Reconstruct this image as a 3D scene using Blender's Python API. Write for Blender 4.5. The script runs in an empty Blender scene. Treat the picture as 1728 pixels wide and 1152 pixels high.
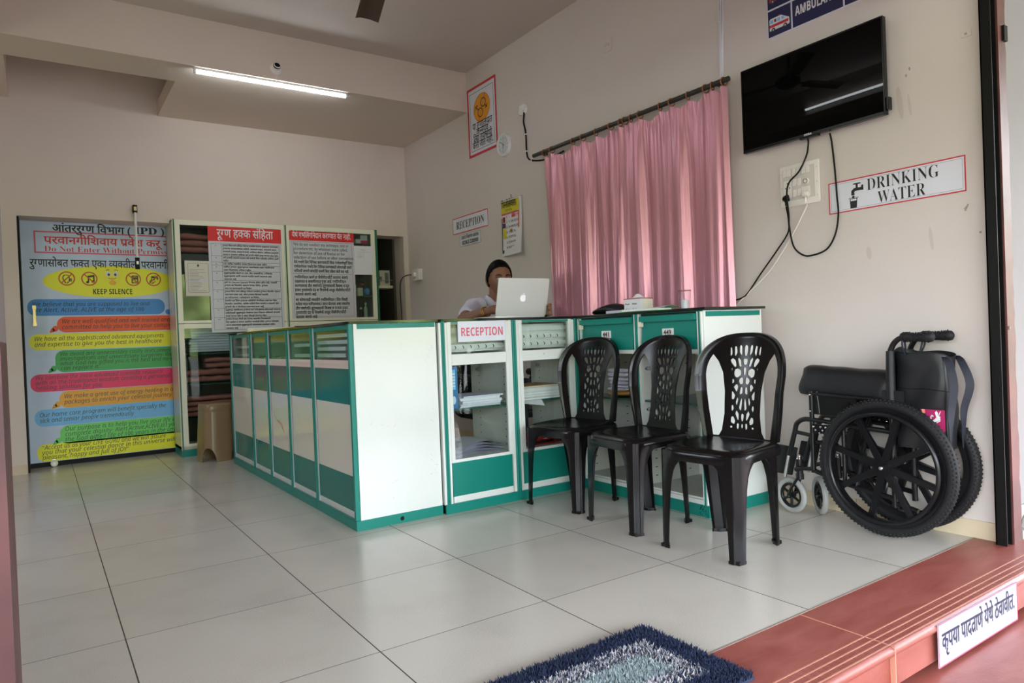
import bpy, bmesh, math, random
import numpy as np
from mathutils import Vector, Matrix, Euler
random.seed(7)
SC = bpy.context.scene
COL = bpy.data.collections.new('reception'); SC.collection.children.link(COL)
R = math.radians

# ------------------------------------------------------------------ camera
CAM_POS = (-0.19396, -1.91359, 0.91084)
F_PX, YAW, PITCH, ROLL = 1174.91, 0.597889, -0.009537, -0.0398809
def camera():
    cy, sy = math.cos(YAW), math.sin(YAW)
    f = Vector((sy*math.cos(PITCH), cy*math.cos(PITCH), math.sin(PITCH)))
    r = Vector((cy, -sy, 0)); u = r.cross(f)
    c, s = math.cos(ROLL), math.sin(ROLL)
    r2 = c*r + s*u; u2 = -s*r + c*u
    cam = bpy.data.cameras.new('camera'); o = bpy.data.objects.new('camera', cam); COL.objects.link(o)
    m = Matrix((r2, u2, -f)).transposed().to_4x4(); m.translation = Vector(CAM_POS)
    o.matrix_world = m
    cam.sensor_width = 36; cam.sensor_fit = 'HORIZONTAL'; cam.lens = F_PX*36/1728
    cam.clip_start = 0.02; cam.clip_end = 200
    SC.camera = o
camera()

# ------------------------------------------------------------------ look, sky and daylight
SC.view_settings.view_transform = 'Standard'; SC.view_settings.look = 'None'
SC.view_settings.gamma = 1; SC.view_settings.use_curve_mapping = False
SC.view_settings.exposure = 0.45
SC.cycles.use_denoising = True
SC.cycles.max_bounces = 10; SC.cycles.diffuse_bounces = 6; SC.cycles.glossy_bounces = 5
SC.cycles.transparent_max_bounces = 16; SC.cycles.transmission_bounces = 6
SC.cycles.sample_clamp_indirect = 6
SKY_STRENGTH = 12.0
def world():
    w = bpy.data.worlds.new('sky'); SC.world = w; w.use_nodes = True
    nt = w.node_tree; N = nt.nodes; L = nt.links; N.clear()
    out = N.new('ShaderNodeOutputWorld'); bg = N.new('ShaderNodeBackground')
    tc = N.new('ShaderNodeTexCoord'); sep = N.new('ShaderNodeSeparateXYZ')
    L.new(tc.outputs['Generated'], sep.inputs[0])
    # overcast sky, paler at the horizon
    cr = N.new('ShaderNodeValToRGB'); L.new(sep.outputs['Z'], cr.inputs[0])
    e = cr.color_ramp.elements
    e[0].position = 0.0; e[0].color = (0.90, 0.94, 1.0, 1)
    e[1].position = 0.9; e[1].color = (0.62, 0.76, 1.0, 1)
    # far trees and yard below about twenty degrees
    nz = N.new('ShaderNodeTexNoise'); nz.inputs['Scale'].default_value = 16; nz.inputs['Detail'].default_value = 6
    L.new(tc.outputs['Generated'], nz.inputs['Vector'])
    tr = N.new('ShaderNodeValToRGB'); L.new(nz.outputs['Fac'], tr.inputs[0])
    t = tr.color_ramp.elements
    t[0].position = 0.40; t[0].color = (0.012, 0.022, 0.006, 1)
    t[1].position = 0.68; t[1].color = (0.34, 0.42, 0.16, 1)
    n2 = N.new('ShaderNodeTexNoise'); n2.inputs['Scale'].default_value = 7; n2.inputs['Detail'].default_value = 5
    L.new(tc.outputs['Generated'], n2.inputs['Vector'])
    ad = N.new('ShaderNodeMath'); ad.operation = 'MULTIPLY_ADD'; ad.inputs[1].default_value = 0.30; ad.inputs[2].default_value = -0.03
    L.new(n2.outputs['Fac'], ad.inputs[0])
    gt = N.new('ShaderNodeMath'); gt.operation = 'GREATER_THAN'
    L.new(sep.outputs['Z'], gt.inputs[0]); L.new(ad.outputs[0], gt.inputs[1])
    mx = N.new('ShaderNodeMix'); mx.data_type = 'RGBA'
    L.new(gt.outputs[0], mx.inputs[0]); L.new(tr.outputs[0], mx.inputs[6]); L.new(cr.outputs[0], mx.inputs[7])
    L.new(mx.outputs[2], bg.inputs[0]); bg.inputs[1].default_value = SKY_STRENGTH
    L.new(bg.outputs[0], out.inputs[0])
world()
def portal(loc, rot, w, h):
    l = bpy.data.lights.new('daylight_opening', 'AREA'); l.shape = 'RECTANGLE'; l.size = w; l.size_y = h
    l.cycles.is_portal = True
    o = bpy.data.objects.new('daylight_opening', l); COL.objects.link(o)
    o.location = loc; o.rotation_euler = rot
portal((1.37, -0.80, 1.06), (R(90), 0, 0), 3.3, 2.30)
portal((-1.75, 2.3, 1.90), (R(90), 0, R(-90)), 1.1, 0.7)  # for the added window in the left wall, out of view

# ------------------------------------------------------------------ materials
def srgb(*c):
    f = lambda x: x/12.92 if x <= 0.04045 else ((x+0.055)/1.055)**2.4
    return tuple(f(x/255.0) for x in c) + (1,)
MATS = {}
def M(name, col, rough=0.5, metal=0.0, spec=0.5, bump=0.0, bscale=40, var=0.0, vscale=6, coat=0.0, emit=None, estr=0, trans=0, sheen=0):
    if name in MATS: return MATS[name]
    m = bpy.data.materials.new(name); m.use_nodes = True; MATS[name] = m
    nt = m.node_tree; N = nt.nodes; L = nt.links; b = N['Principled BSDF']
    b.inputs['Base Color'].default_value = col; b.inputs['Roughness'].default_value = rough
    b.inputs['Metallic'].default_value = metal; b.inputs['Specular IOR Level'].default_value = spec
    b.inputs['Coat Weight'].default_value = coat; b.inputs['Transmission Weight'].default_value = trans
    if sheen: b.inputs['Sheen Weight'].default_value = sheen
    if emit: b.inputs['Emission Color'].default_value = emit; b.inputs['Emission Strength'].default_value = estr
    if bump or var:
        tc = N.new('ShaderNodeTexCoord')
        if var:
            nz = N.new('ShaderNodeTexNoise'); nz.inputs['Scale'].default_value = vscale; nz.inputs['Detail'].default_value = 5
            L.new(tc.outputs['Object'], nz.inputs['Vector'])
            mr = N.new('ShaderNodeMapRange'); mr.inputs[1].default_value = 0.3; mr.inputs[2].default_value = 0.7
            mr.inputs[3].default_value = 1-var; mr.inputs[4].default_value = 1+var*0.5
            L.new(nz.outputs['Fac'], mr.inputs[0])
            mu = N.new('ShaderNodeMix'); mu.data_type = 'RGBA'; mu.blend_type = 'MULTIPLY'; mu.inputs[0].default_value = 1
            mu.inputs[6].default_value = col
            cb = N.new('ShaderNodeCombineColor')
            for i in range(3): L.new(mr.outputs[0], cb.inputs[i])
            L.new(cb.outputs[0], mu.inputs[7]); L.new(mu.outputs[2], b.inputs['Base Color'])
        if bump:
            nb = N.new('ShaderNodeTexNoise'); nb.inputs['Scale'].default_value = bscale; nb.inputs['Detail'].default_value = 4
            L.new(tc.outputs['Object'], nb.inputs['Vector'])
            bp = N.new('ShaderNodeBump'); bp.inputs['Strength'].default_value = bump; bp.inputs['Distance'].default_value = 0.002
            L.new(nb.outputs['Fac'], bp.inputs['Height']); L.new(bp.outputs[0], b.inputs['Normal'])
    return m
def glass_mat(name, tint, gloss_rough=0.02, ior=1.5, wavy=0.0):
    m = bpy.data.materials.new(name); m.use_nodes = True; MATS[name] = m
    nt = m.node_tree; N = nt.nodes; L = nt.links; N.clear()
    out = N.new('ShaderNodeOutputMaterial'); mx = N.new('ShaderNodeMixShader')
    tr = N.new('ShaderNodeBsdfTransparent'); tr.inputs[0].default_value = tint
    gl = N.new('ShaderNodeBsdfGlossy'); gl.inputs['Roughness'].default_value = gloss_rough
    fr = N.new('ShaderNodeFresnel')     # the pane is not refracting, so its inner faces use the same angle as its outer ones
    ge = N.new('ShaderNodeNewGeometry'); mr = N.new('ShaderNodeMapRange'); mr.inputs[3].default_value = ior; mr.inputs[4].default_value = 1/ior
    L.new(ge.outputs['Backfacing'], mr.inputs[0]); L.new(mr.outputs[0], fr.inputs[0])
    L.new(fr.outputs[0], mx.inputs[0]); L.new(tr.outputs[0], mx.inputs[1]); L.new(gl.outputs[0], mx.inputs[2])
    if wavy:
        tc = N.new('ShaderNodeTexCoord'); nz = N.new('ShaderNodeTexNoise'); nz.inputs['Scale'].default_value = 3
        L.new(tc.outputs['Object'], nz.inputs['Vector'])
        bp = N.new('ShaderNodeBump'); bp.inputs['Strength'].default_value = wavy; bp.inputs['Distance'].default_value = 0.02
        L.new(nz.outputs['Fac'], bp.inputs['Height']); L.new(bp.outputs[0], gl.inputs['Normal']); L.new(bp.outputs[0], fr.inputs['Normal'])
    L.new(mx.outputs[0], out.inputs[0]); return m

def tile_floor():
    m = bpy.data.materials.new('vitrified_tiles'); m.use_nodes = True; MATS['tile'] = m
    nt = m.node_tree; N = nt.nodes; L = nt.links; b = N['Principled BSDF']
    geo = N.new('ShaderNodeNewGeometry'); sep = N.new('ShaderNodeSeparateXYZ'); L.new(geo.outputs['Position'], sep.inputs[0])
    def line(ax, hw):
        a = N.new('ShaderNodeMath'); a.operation = 'PINGPONG'; a.inputs[1].default_value = 0.3
        L.new(sep.outputs[ax], a.inputs[0])
        l = N.new('ShaderNodeMath'); l.operation = 'LESS_THAN'; l.inputs[1].default_value = hw; L.new(a.outputs[0], l.inputs[0]); return l
    lx, ly = line('X', 0.0019), line('Y', 0.0014)
    mxm = N.new('ShaderNodeMath'); mxm.operation = 'MAXIMUM'; L.new(lx.outputs[0], mxm.inputs[0]); L.new(ly.outputs[0], mxm.inputs[1])
    nz = N.new('ShaderNodeTexNoise'); nz.inputs['Scale'].default_value = 260; nz.inputs['Detail'].default_value = 2
    L.new(geo.outputs['Position'], nz.inputs['Vector'])
    n2 = N.new('ShaderNodeTexNoise'); n2.inputs['Scale'].default_value = 2.5; n2.inputs['Detail'].default_value = 4
    L.new(geo.outputs['Position'], n2.inputs['Vector'])
    ad = N.new('ShaderNodeMath'); ad.operation = 'ADD'; L.new(nz.outputs['Fac'], ad.inputs[0]); L.new(n2.outputs['Fac'], ad.inputs[1])
    cr = N.new('ShaderNodeValToRGB'); L.new(ad.outputs[0], cr.inputs[0])
    e = cr.color_ramp.elements; e[0].position = 0.7; e[0].color = (0.50, 0.465, 0.405, 1); e[1].position = 1.3; e[1].color = (0.60, 0.565, 0.50, 1)
    # per-tile tone
    fx = N.new('ShaderNodeVectorMath'); fx.operation = 'SCALE'; fx.inputs[3].default_value = 1/0.6; L.new(geo.outputs['Position'], fx.inputs[0])
    fl = N.new('ShaderNodeVectorMath'); fl.operation = 'FLOOR'; L.new(fx.outputs[0], fl.inputs[0])
    wn = N.new('ShaderNodeTexWhiteNoise'); wn.noise_dimensions = '2D'; L.new(fl.outputs[0], wn.inputs['Vector'])
    mr = N.new('ShaderNodeMapRange'); mr.inputs[3].default_value = 0.96; mr.inputs[4].default_value = 1.03; L.new(wn.outputs['Value'], mr.inputs[0])
    hs = N.new('ShaderNodeHueSaturation'); L.new(cr.outputs[0], hs.inputs['Color']); L.new(mr.outputs[0], hs.inputs['Value'])
    mx = N.new('ShaderNodeMix'); mx.data_type = 'RGBA'; mx.inputs[7].default_value = (0.045, 0.03, 0.022, 1)
    L.new(mxm.outputs[0], mx.inputs[0]); L.new(hs.outputs[0], mx.inputs[6]); L.new(mx.outputs[2], b.inputs['Base Color'])
    rr = N.new('ShaderNodeMapRange'); rr.inputs[3].default_value = 0.22; rr.inputs[4].default_value = 0.8; L.new(mxm.outputs[0], rr.inputs[0])
    L.new(rr.outputs[0], b.inputs['Roughness'])
    bp = N.new('ShaderNodeBump'); bp.inputs['Strength'].default_value = 0.35; bp.inputs['Distance'].default_value = 0.002; bp.invert = True
    L.new(mxm.outputs[0], bp.inputs['Height']); L.new(bp.outputs[0], b.inputs['Normal'])
    return m
tile_floor()
def plaster(name, col, marks=0.0):
    m = bpy.data.materials.new(name); m.use_nodes = True; MATS[name] = m
    nt = m.node_tree; N = nt.nodes; L = nt.links; b = N['Principled BSDF']
    geo = N.new('ShaderNodeNewGeometry')
    n1 = N.new('ShaderNodeTexNoise'); n1.inputs['Scale'].default_value = 1.6; n1.inputs['Detail'].default_value = 6; n1.inputs['Roughness'].default_value = 0.6
    L.new(geo.outputs['Position'], n1.inputs['Vector'])
    cr = N.new('ShaderNodeValToRGB'); L.new(n1.outputs['Fac'], cr.inputs[0])
    e = cr.color_ramp.elements; e[0].position = 0.3; e[0].color = tuple(c*0.95 for c in col[:3])+(1,); e[1].position = 0.7; e[1].color = col
    last = cr.outputs[0]
    if marks:
        mp = N.new('ShaderNodeMapping'); mp.inputs['Scale'].default_value = (1, 5, 1.6); L.new(geo.outputs['Position'], mp.inputs[0])
        n2 = N.new('ShaderNodeTexNoise'); n2.inputs['Scale'].default_value = 2.2; n2.inputs['Detail'].default_value = 7; n2.inputs['Roughness'].default_value = 0.7
        L.new(mp.outputs[0], n2.inputs['Vector'])
        r2 = N.new('ShaderNodeMapRange'); r2.inputs[1].default_value = 0.70; r2.inputs[2].default_value = 0.80; r2.inputs[4].default_value = marks
        L.new(n2.outputs['Fac'], r2.inputs[0])
        mx = N.new('ShaderNodeMix'); mx.data_type = 'RGBA'; mx.inputs[7].default_value = (0.32, 0.26, 0.20, 1)
        L.new(r2.outputs[0], mx.inputs[0]); L.new(last, mx.inputs[6]); last = mx.outputs[2]
    L.new(last, b.inputs['Base Color']); b.inputs['Roughness'].default_value = 0.75; b.inputs['Specular IOR Level'].default_value = 0.25
    n3 = N.new('ShaderNodeTexNoise'); n3.inputs['Scale'].default_value = 60; n3.inputs['Detail'].default_value = 4; L.new(geo.outputs['Position'], n3.inputs['Vector'])
    bp = N.new('ShaderNodeBump'); bp.inputs['Strength'].default_value = 0.12; bp.inputs['Distance'].default_value = 0.004
    L.new(n3.outputs['Fac'], bp.inputs['Height']); L.new(bp.outputs[0], b.inputs['Normal'])
    return m
plaster('wall', (0.73, 0.63, 0.55, 1)); plaster('wall_side', (0.69, 0.625, 0.59, 1), 0.35); plaster('ceil', (0.62, 0.555, 0.515, 1)); plaster('outer', (0.29, 0.275, 0.28, 1), 0.6); plaster('outer_shaded', (0.20, 0.17, 0.175, 1), 0.6)  # wall holds warm bounced light in its tint, the last plaster painted shade
def red_oxide():
    m = bpy.data.materials.new('red_oxide'); m.use_nodes = True; MATS['red'] = m
    nt = m.node_tree; N = nt.nodes; L = nt.links; b = N['Principled BSDF']
    geo = N.new('ShaderNodeNewGeometry'); mp = N.new('ShaderNodeMapping'); mp.inputs['Scale'].default_value = (2.0, 6, 3); mp.inputs['Rotation'].default_value = (0, 0, 0.7)
    L.new(geo.outputs['Position'], mp.inputs[0])
    n1 = N.new('ShaderNodeTexNoise'); n1.inputs['Scale'].default_value = 2.2; n1.inputs['Detail'].default_value = 8; n1.inputs['Roughness'].default_value = 0.62; n1.inputs['Distortion'].default_value = 0.6
    L.new(mp.outputs[0], n1.inputs['Vector'])
    cr = N.new('ShaderNodeValToRGB'); L.new(n1.outputs['Fac'], cr.inputs[0])
    e = cr.color_ramp.elements; e[0].position = 0.28; e[0].color = (0.25, 0.052, 0.038, 1); e[1].position = 0.72; e[1].color = (0.37, 0.115, 0.092, 1)
    L.new(cr.outputs[0], b.inputs['Base Color']); b.inputs['Roughness'].default_value = 0.38
    n3 = N.new('ShaderNodeTexNoise'); n3.inputs['Scale'].default_value = 90; L.new(geo.outputs['Position'], n3.inputs['Vector'])
    bp = N.new('ShaderNodeBump'); bp.inputs['Strength'].default_value = 0.15; bp.inputs['Distance'].default_value = 0.003
    L.new(n3.outputs['Fac'], bp.inputs['Height']); L.new(bp.outputs[0], b.inputs['Normal'])
red_oxide()
M('skirt', srgb(214, 196, 168), 0.35, var=0.06, vscale=12)
M('green', (0.006, 0.215, 0.172, 1), 0.34, spec=0.3)
M('green_lam', (0.004, 0.165, 0.135, 1), 0.12, spec=0.3)
M('green_dark', (0.010, 0.13, 0.07, 1), 0.35)
M('white_lam', (0.76, 0.79, 0.76, 1), 0.16, spec=0.5, var=0.03, vscale=3)
M('cream_lam', (0.66, 0.62, 0.53, 1), 0.10, spec=0.4)
M('cream', (0.84, 0.82, 0.66, 1), 0.35)
M('alu', (0.72, 0.73, 0.70, 1), 0.35, metal=0.3)
M('white', (0.80, 0.80, 0.78, 1), 0.45)
M('white_in', (0.74, 0.75, 0.70, 1), 0.5)
M('black_top', (0.006, 0.012, 0.012, 1), 0.06, spec=0.6)
M('black', (0.006, 0.006, 0.006, 1), 0.5, spec=0.2)
M('black_steel', (0.006, 0.006, 0.0075, 1), 0.28, spec=0.4)
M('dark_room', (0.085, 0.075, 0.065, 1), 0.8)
M('chair', (0.0045, 0.0036, 0.004, 1), 0.20, spec=0.30, bump=0.05, bscale=300)
M('chrome', (0.75, 0.75, 0.75, 1), 0.15, metal=1)
M('steel', (0.55, 0.55, 0.55, 1), 0.3, metal=1)
M('brass', (0.75, 0.55, 0.25, 1), 0.3, metal=0.9)
M('paper', (0.80, 0.80, 0.84, 1), 0.7)
M('paper_warm', (0.72, 0.68, 0.58, 1), 0.7)
M('sign_white', (0.73, 0.75, 0.84, 1), 0.35)
M('board_grey', (0.64, 0.65, 0.70, 1), 0.4)
M('ink', (0.012, 0.012, 0.014, 1), 0.5)
M('ink_soft', (0.05, 0.05, 0.05, 1), 0.6)
M('red_ink', (0.72, 0.018, 0.018, 1), 0.45)
M('sign_red', (0.60, 0.03, 0.04, 1), 0.4)
M('pink_ink', (0.74, 0.12, 0.20, 1), 0.5)
M('orange', (0.80, 0.34, 0.015, 1), 0.45)
M('red_orange', (0.62, 0.11, 0.03, 1), 0.45)
M('yellow', (0.68, 0.60, 0.02, 1), 0.45)
M('navy', (0.010, 0.012, 0.075, 1), 0.4)
M('cloth_brown', (0.44, 0.15, 0.13, 1), 0.85, bump=0.6, bscale=120, var=0.15, vscale=20)
M('cloth_red', (0.32, 0.025, 0.03, 1), 0.8, bump=0.4, bscale=100)
M('stool', (0.245, 0.165, 0.085, 1), 0.30, bump=0.06, bscale=200)
M('rubber', (0.012, 0.012, 0.014, 1), 0.6, spec=0.3, bump=0.2, bscale=200)
M('grey_tyre', (0.36, 0.36, 0.35, 1), 0.6)
M('vinyl', (0.012, 0.0125, 0.015, 1), 0.42, spec=0.35, bump=0.25, bscale=30)
M('strap', (0.012, 0.015, 0.030, 1), 0.6, bump=0.3, bscale=500)
M('screen', (0.002, 0.002, 0.0022, 1), 0.018, spec=0.1)
M('tv_black', (0.006, 0.006, 0.007, 1), 0.25, spec=0.3)
M('switch', (0.84, 0.79, 0.76, 1), 0.3)
M('laptop', (0.80, 0.79, 0.77, 1), 0.36, metal=0.25)
M('logo', (0.9, 0.9, 0.95, 1), 0.25, emit=(0.9, 0.93, 1, 1), estr=0.25)
M('skin', (0.25, 0.115, 0.065, 1), 0.5, var=0.05, vscale=30)
M('lip', (0.16, 0.045, 0.035, 1), 0.45)
M('hair', (0.004, 0.0035, 0.0035, 1), 0.55, spec=0.08, bump=0.3, bscale=150)
M('shirt', (0.66, 0.68, 0.80, 1), 0.8, bump=0.3, bscale=60)
M('eye_white', (0.7, 0.7, 0.68, 1), 0.3)
M('gold', (0.70, 0.42, 0.10, 1), 0.25, metal=1)
M('trouser', (0.02, 0.022, 0.035, 1), 0.8)
M('tube_glow', (1, 1, 1, 1), 0.4, emit=(0.90, 0.96, 1.0, 1), estr=30)
M('wood_fan', (0.060, 0.026, 0.012, 1), 0.3)
M('ring', (0.33, 0.10, 0.025, 1), 0.4)
M('rod', (0.035, 0.032, 0.028, 1), 0.4)
M('concrete', (0.36, 0.35, 0.33, 1), 0.9, bump=0.8, bscale=30, var=0.25, vscale=10)
M('red_paint_shaded', (0.085, 0.026, 0.028, 1), 0.5, bump=0.3, bscale=14, var=0.5, vscale=5)  # darker copy of the red paint, with shade painted in
M('red_paint', (0.135, 0.036, 0.033, 1), 0.5, bump=0.3, bscale=14, var=0.3, vscale=9)
M('blue_box', (0.02, 0.17, 0.42, 1), 0.4)
M('kraft', (0.52, 0.27, 0.075, 1), 0.6)
M('packet_red', (0.55, 0.02, 0.03, 1), 0.2)
M('maroon', (0.42, 0.025, 0.13, 1), 0.25)
M('lilac', (0.66, 0.66, 0.78, 1), 0.9, bump=0.3, bscale=60)
M('glass_green_edge', (0.02, 0.085, 0.07, 1), 0.1)
glass_mat('glass', (0.86, 0.92, 0.89, 1)); glass_mat('glass_clear', (0.93, 0.96, 0.95, 1))
glass_mat('plastic_clear', (0.95, 0.95, 0.96, 1), 0.15, 1.3)

# ------------------------------------------------------------------ mesh helpers
class MB:
    def __init__(s): s.v = []; s.f = []; s.m = []; s.mats = []
    def mi(s, mat):
        if mat is None: mat = 'white'
        if mat not in s.mats: s.mats.append(mat)
        return s.mats.index(mat)
    def add(s, vs, fs, mat=None):
        b = len(s.v); k = s.mi(mat)
        s.v.extend([tuple(map(float, p)) for p in vs]); s.f.extend([[b+i for i in f] for f in fs]); s.m.extend([k]*len(fs))
        return s
    def box(s, a, b, mat=None, mtx=None):
        (x0, y0, z0), (x1, y1, z1) = a, b
        vs = [(x0,y0,z0),(x1,y0,z0),(x1,y1,z0),(x0,y1,z0),(x0,y0,z1),(x1,y0,z1),(x1,y1,z1),(x0,y1,z1)]
        if mtx is not None: vs = [tuple(mtx @ Vector(p)) for p in vs]
        return s.add(vs, [(0,3,2,1),(4,5,6,7),(0,1,5,4),(1,2,6,5),(2,3,7,6),(3,0,4,7)], mat)
    def rbox(s, a, b, r, mat=None, mtx=None, n=3):
        # box with its upright edges rounded
        (x0,y0,z0),(x1,y1,z1) = a, b
        pts = []
        for cx, cy, a0 in ((x1-r,y1-r,0),(x0+r,y1-r,90),(x0+r,y0+r,180),(x1-r,y0+r,270)):
            for i in range(n+1): t = R(a0+90*i/n); pts.append((cx+r*math.cos(t), cy+r*math.sin(t)))
        return s.prism(pts, z0, z1, mat, mtx)
    def prism(s, pts, z0, z1, mat=None, mtx=None):
        n = len(pts); vs = [(x,y,z0) for x,y in pts]+[(x,y,z1) for x,y in pts]
        if mtx is not None: vs = [tuple(mtx @ Vector(p)) for p in vs]
        return s.add(vs, [list(range(n-1,-1,-1)), list(range(n,2*n))]+[(i,(i+1)%n,n+(i+1)%n,n+i) for i in range(n)], mat)
    def cyl(s, p0, p1, r0, r1=None, n=16, mat=None, caps=True):
        return s.tube([p0, p1], [r0, r0 if r1 is None else r1], n, mat, caps)
    def tube(s, path, r, n=10, mat=None, caps=True, closed=False, flat=None):
        P = [Vector(p) for p in path]; k = len(P)
        rs = r if isinstance(r, (list, tuple)) else [r]*k
        T = []
        for i in range(k):
            a = P[(i-1) % k] if (closed or i) else P[0]; b = P[(i+1) % k] if (closed or i < k-1) else P[-1]
            t = (b-a); T.append(t.normalized() if t.length > 1e-9 else Vector((0,0,1)))
        up = Vector((0,0,1)) if abs(T[0].z) < 0.9 else Vector((0,1,0))
        if flat is not None: up = Vector(flat[0])
        nrm = (up - T[0]*up.dot(T[0])).normalized(); vs = []
        for i in range(k):
            if i:
                nrm = nrm - T[i]*nrm.dot(T[i])
                nrm = nrm.normalized() if nrm.length > 1e-6 else T[i].orthogonal().normalized()
            bn = T[i].cross(nrm)
            sx, sy = (1, 1) if flat is None else (1, flat[1])
            for j in range(n):
                a = 2*math.pi*j/n; vs.append(P[i]+nrm*(rs[i]*sx*math.cos(a))+bn*(rs[i]*sy*math.sin(a)))
        fs = []
        for i in range(k if closed else k-1):
            for j in range(n):
                a, b2 = i*n+j, i*n+(j+1)%n; c, d = ((i+1)%k)*n+(j+1)%n, ((i+1)%k)*n+j
                fs.append((a,b2,c,d))
        if caps and not closed: fs += [list(range(n-1,-1,-1)), list(range((k-1)*n, k*n))]
        return s.add(vs, fs, mat)
    def ribbon(s, path, w, t, wdir, mat=None):
        # flat band along path; w along wdir
        P = [Vector(p) for p in path]; W = [Vector(wdir)]*len(P) if not isinstance(wdir, list) else [Vector(x) for x in wdir]
        vs = []
        for i, p in enumerate(P):
            d = (P[min(i+1,len(P)-1)]-P[max(i-1,0)]).normalized(); wv = W[i].normalized(); nn = d.cross(wv).normalized()
            for a, b in ((-1,-1),(1,-1),(1,1),(-1,1)): vs.append(p+wv*(a*w/2)+nn*(b*t/2))
        fs = [(3,2,1,0), tuple(4*(len(P)-1)+i for i in range(4))]
        for i in range(len(P)-1):
            for j in range(4): fs.append((4*i+j, 4*i+(j+1)%4, 4*i+4+(j+1)%4, 4*i+4+j))
        return s.add(vs, fs, mat)
    def lathe(s, prof, n=24, mat=None, mtx=None, caps=True):
        vs = []
        for r, z in prof:
            for j in range(n):
                a = 2*math.pi*j/n; vs.append((r*math.cos(a), r*math.sin(a), z))
        if mtx is not None: vs = [tuple(mtx @ Vector(p)) for p in vs]
        fs = [(i*n+j, i*n+(j+1)%n, (i+1)*n+(j+1)%n, (i+1)*n+j) for i in range(len(prof)-1) for j in range(n)]
        if caps and prof[0][0] > 1e-6: fs.append(list(range(n-1,-1,-1)))
        if caps and prof[-1][0] > 1e-6: fs.append(list(range((len(prof)-1)*n, len(prof)*n)))
        return s.add(vs, fs, mat)
    def torus(s, c, R_, r, axis='x', n=64, k=12, mat=None):
        pts = []
        for i in range(n):
            a = 2*math.pi*i/n; u, v = R_*math.cos(a), R_*math.sin(a)
            pts.append((c[0], c[1]+u, c[2]+v) if axis == 'x' else (c[0]+u, c[1], c[2]+v) if axis == 'y' else (c[0]+u, c[1]+v, c[2]))
        return s.tube(pts, r, k, mat, closed=True)
    def sphere(s, c, r, mat=None, n=16, k=10):
        rr = r if isinstance(r, (tuple, list)) else (r, r, r); vs = []; fs = []
        for i in range(k+1):
            t = math.pi*i/k
            for j in range(n):
                a = 2*math.pi*j/n; vs.append((c[0]+rr[0]*math.sin(t)*math.cos(a), c[1]+rr[1]*math.sin(t)*math.sin(a), c[2]-rr[2]*math.cos(t)))
        for i in range(k):
            for j in range(n): fs.append((i*n+j, i*n+(j+1)%n, (i+1)*n+(j+1)%n, (i+1)*n+j))
        return s.add(vs, fs, mat)
    def grid(s, fn, nu, nv, mat=None, thick=None):
        vs = [fn(i/nu, j/nv) for j in range(nv+1) for i in range(nu+1)]
        fs = [(j*(nu+1)+i, j*(nu+1)+i+1, (j+1)*(nu+1)+i+1, (j+1)*(nu+1)+i) for j in range(nv) for i in range(nu)]
        return s.add(vs, fs, mat)

def smooth_path(pts, n=6, closed=False):
    P = [Vector(p) for p in pts]; out = []; k = len(P)
    for i in range(k if closed else k-1):
        p0 = P[(i-1) % k] if (closed or i) else P[0]; p1 = P[i]; p2 = P[(i+1) % k]; p3 = P[(i+2) % k] if (closed or i+2 < k) else P[-1]
        for j in range(n):
            t = j/n
            out.append(0.5*((2*p1)+(p2-p0)*t+(2*p0-5*p1+4*p2-p3)*t*t+(3*p1-p0-3*p2+p3)*t**3))
    if not closed: out.append(P[-1])
    return out

def mesh_of(name, mb, smooth=35, weld=False, bevel=0, subsurf=0):
    me = bpy.data.meshes.new(name); me.from_pydata(mb.v, [], mb.f)
    for m in (mb.mats or ['white']): me.materials.append(MATS[m])
    me.polygons.foreach_set('material_index', mb.m)
    bm = bmesh.new(); bm.from_mesh(me)
    if weld: bmesh.ops.remove_doubles(bm, verts=bm.verts, dist=1e-5)
    if bevel:
        es = [e for e in bm.edges if len(e.link_faces) == 2 and e.calc_face_angle(0) > R(40)]
        bmesh.ops.bevel(bm, geom=es, offset=bevel, segments=2, affect='EDGES', clamp_overlap=True)
    bmesh.ops.recalc_face_normals(bm, faces=bm.faces)
    bm.to_mesh(me); bm.free(); me.update()
    if smooth is not None:
        me.shade_smooth(); me.set_sharp_from_angle(angle=R(smooth))
    return me
def raw_mesh(name, mb):
    me = bpy.data.meshes.new(name); me.from_pydata(mb.v, [], mb.f)
    for m in (mb.mats or ['white']): me.materials.append(MATS[m])
    me.polygons.foreach_set('material_index', mb.m); me.update(); return me
def obj(name, mb, parent=None, smooth=35, bevel=0, weld=False, loc=None, rotz=0, raw=False):
    me = mb if isinstance(mb, bpy.types.Mesh) else (raw_mesh(name, mb) if raw else mesh_of(name, mb, smooth, weld, bevel))
    o = bpy.data.objects.new(name, me); COL.objects.link(o)
    if parent: o.parent = parent
    if loc: o.location = loc
    if rotz: o.rotation_euler = (0, 0, rotz)
    return o
def tag(o, label, cat, group=None):
    o['label'] = label; o['category'] = cat
    if group: o['group'] = group
    return o
def thing(name, label, cat, loc=(0,0,0), rotz=0, group=None):
    o = bpy.data.objects.new(name, None); COL.objects.link(o); o.location = loc; o.rotation_euler = (0, 0, rotz); o.empty_display_size = 0.1
    return tag(o, label, cat, group)
def struct(name, mb, parent=None, **k):
    o = obj(name, mb, parent, **k)
    if not parent: o['kind'] = 'structure'
    return o
def dup(root, loc, rotz, label, group=None):
    r = root.copy(); COL.objects.link(r); r.location = loc; r.rotation_euler = (0, 0, rotz); r['label'] = label
    if group: r['group'] = group
    for ch in list(root.children):
        c = ch.copy(); COL.objects.link(c); c.parent = r
        for g in list(ch.children):
            d = g.copy(); COL.objects.link(d); d.parent = c
    return r

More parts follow.
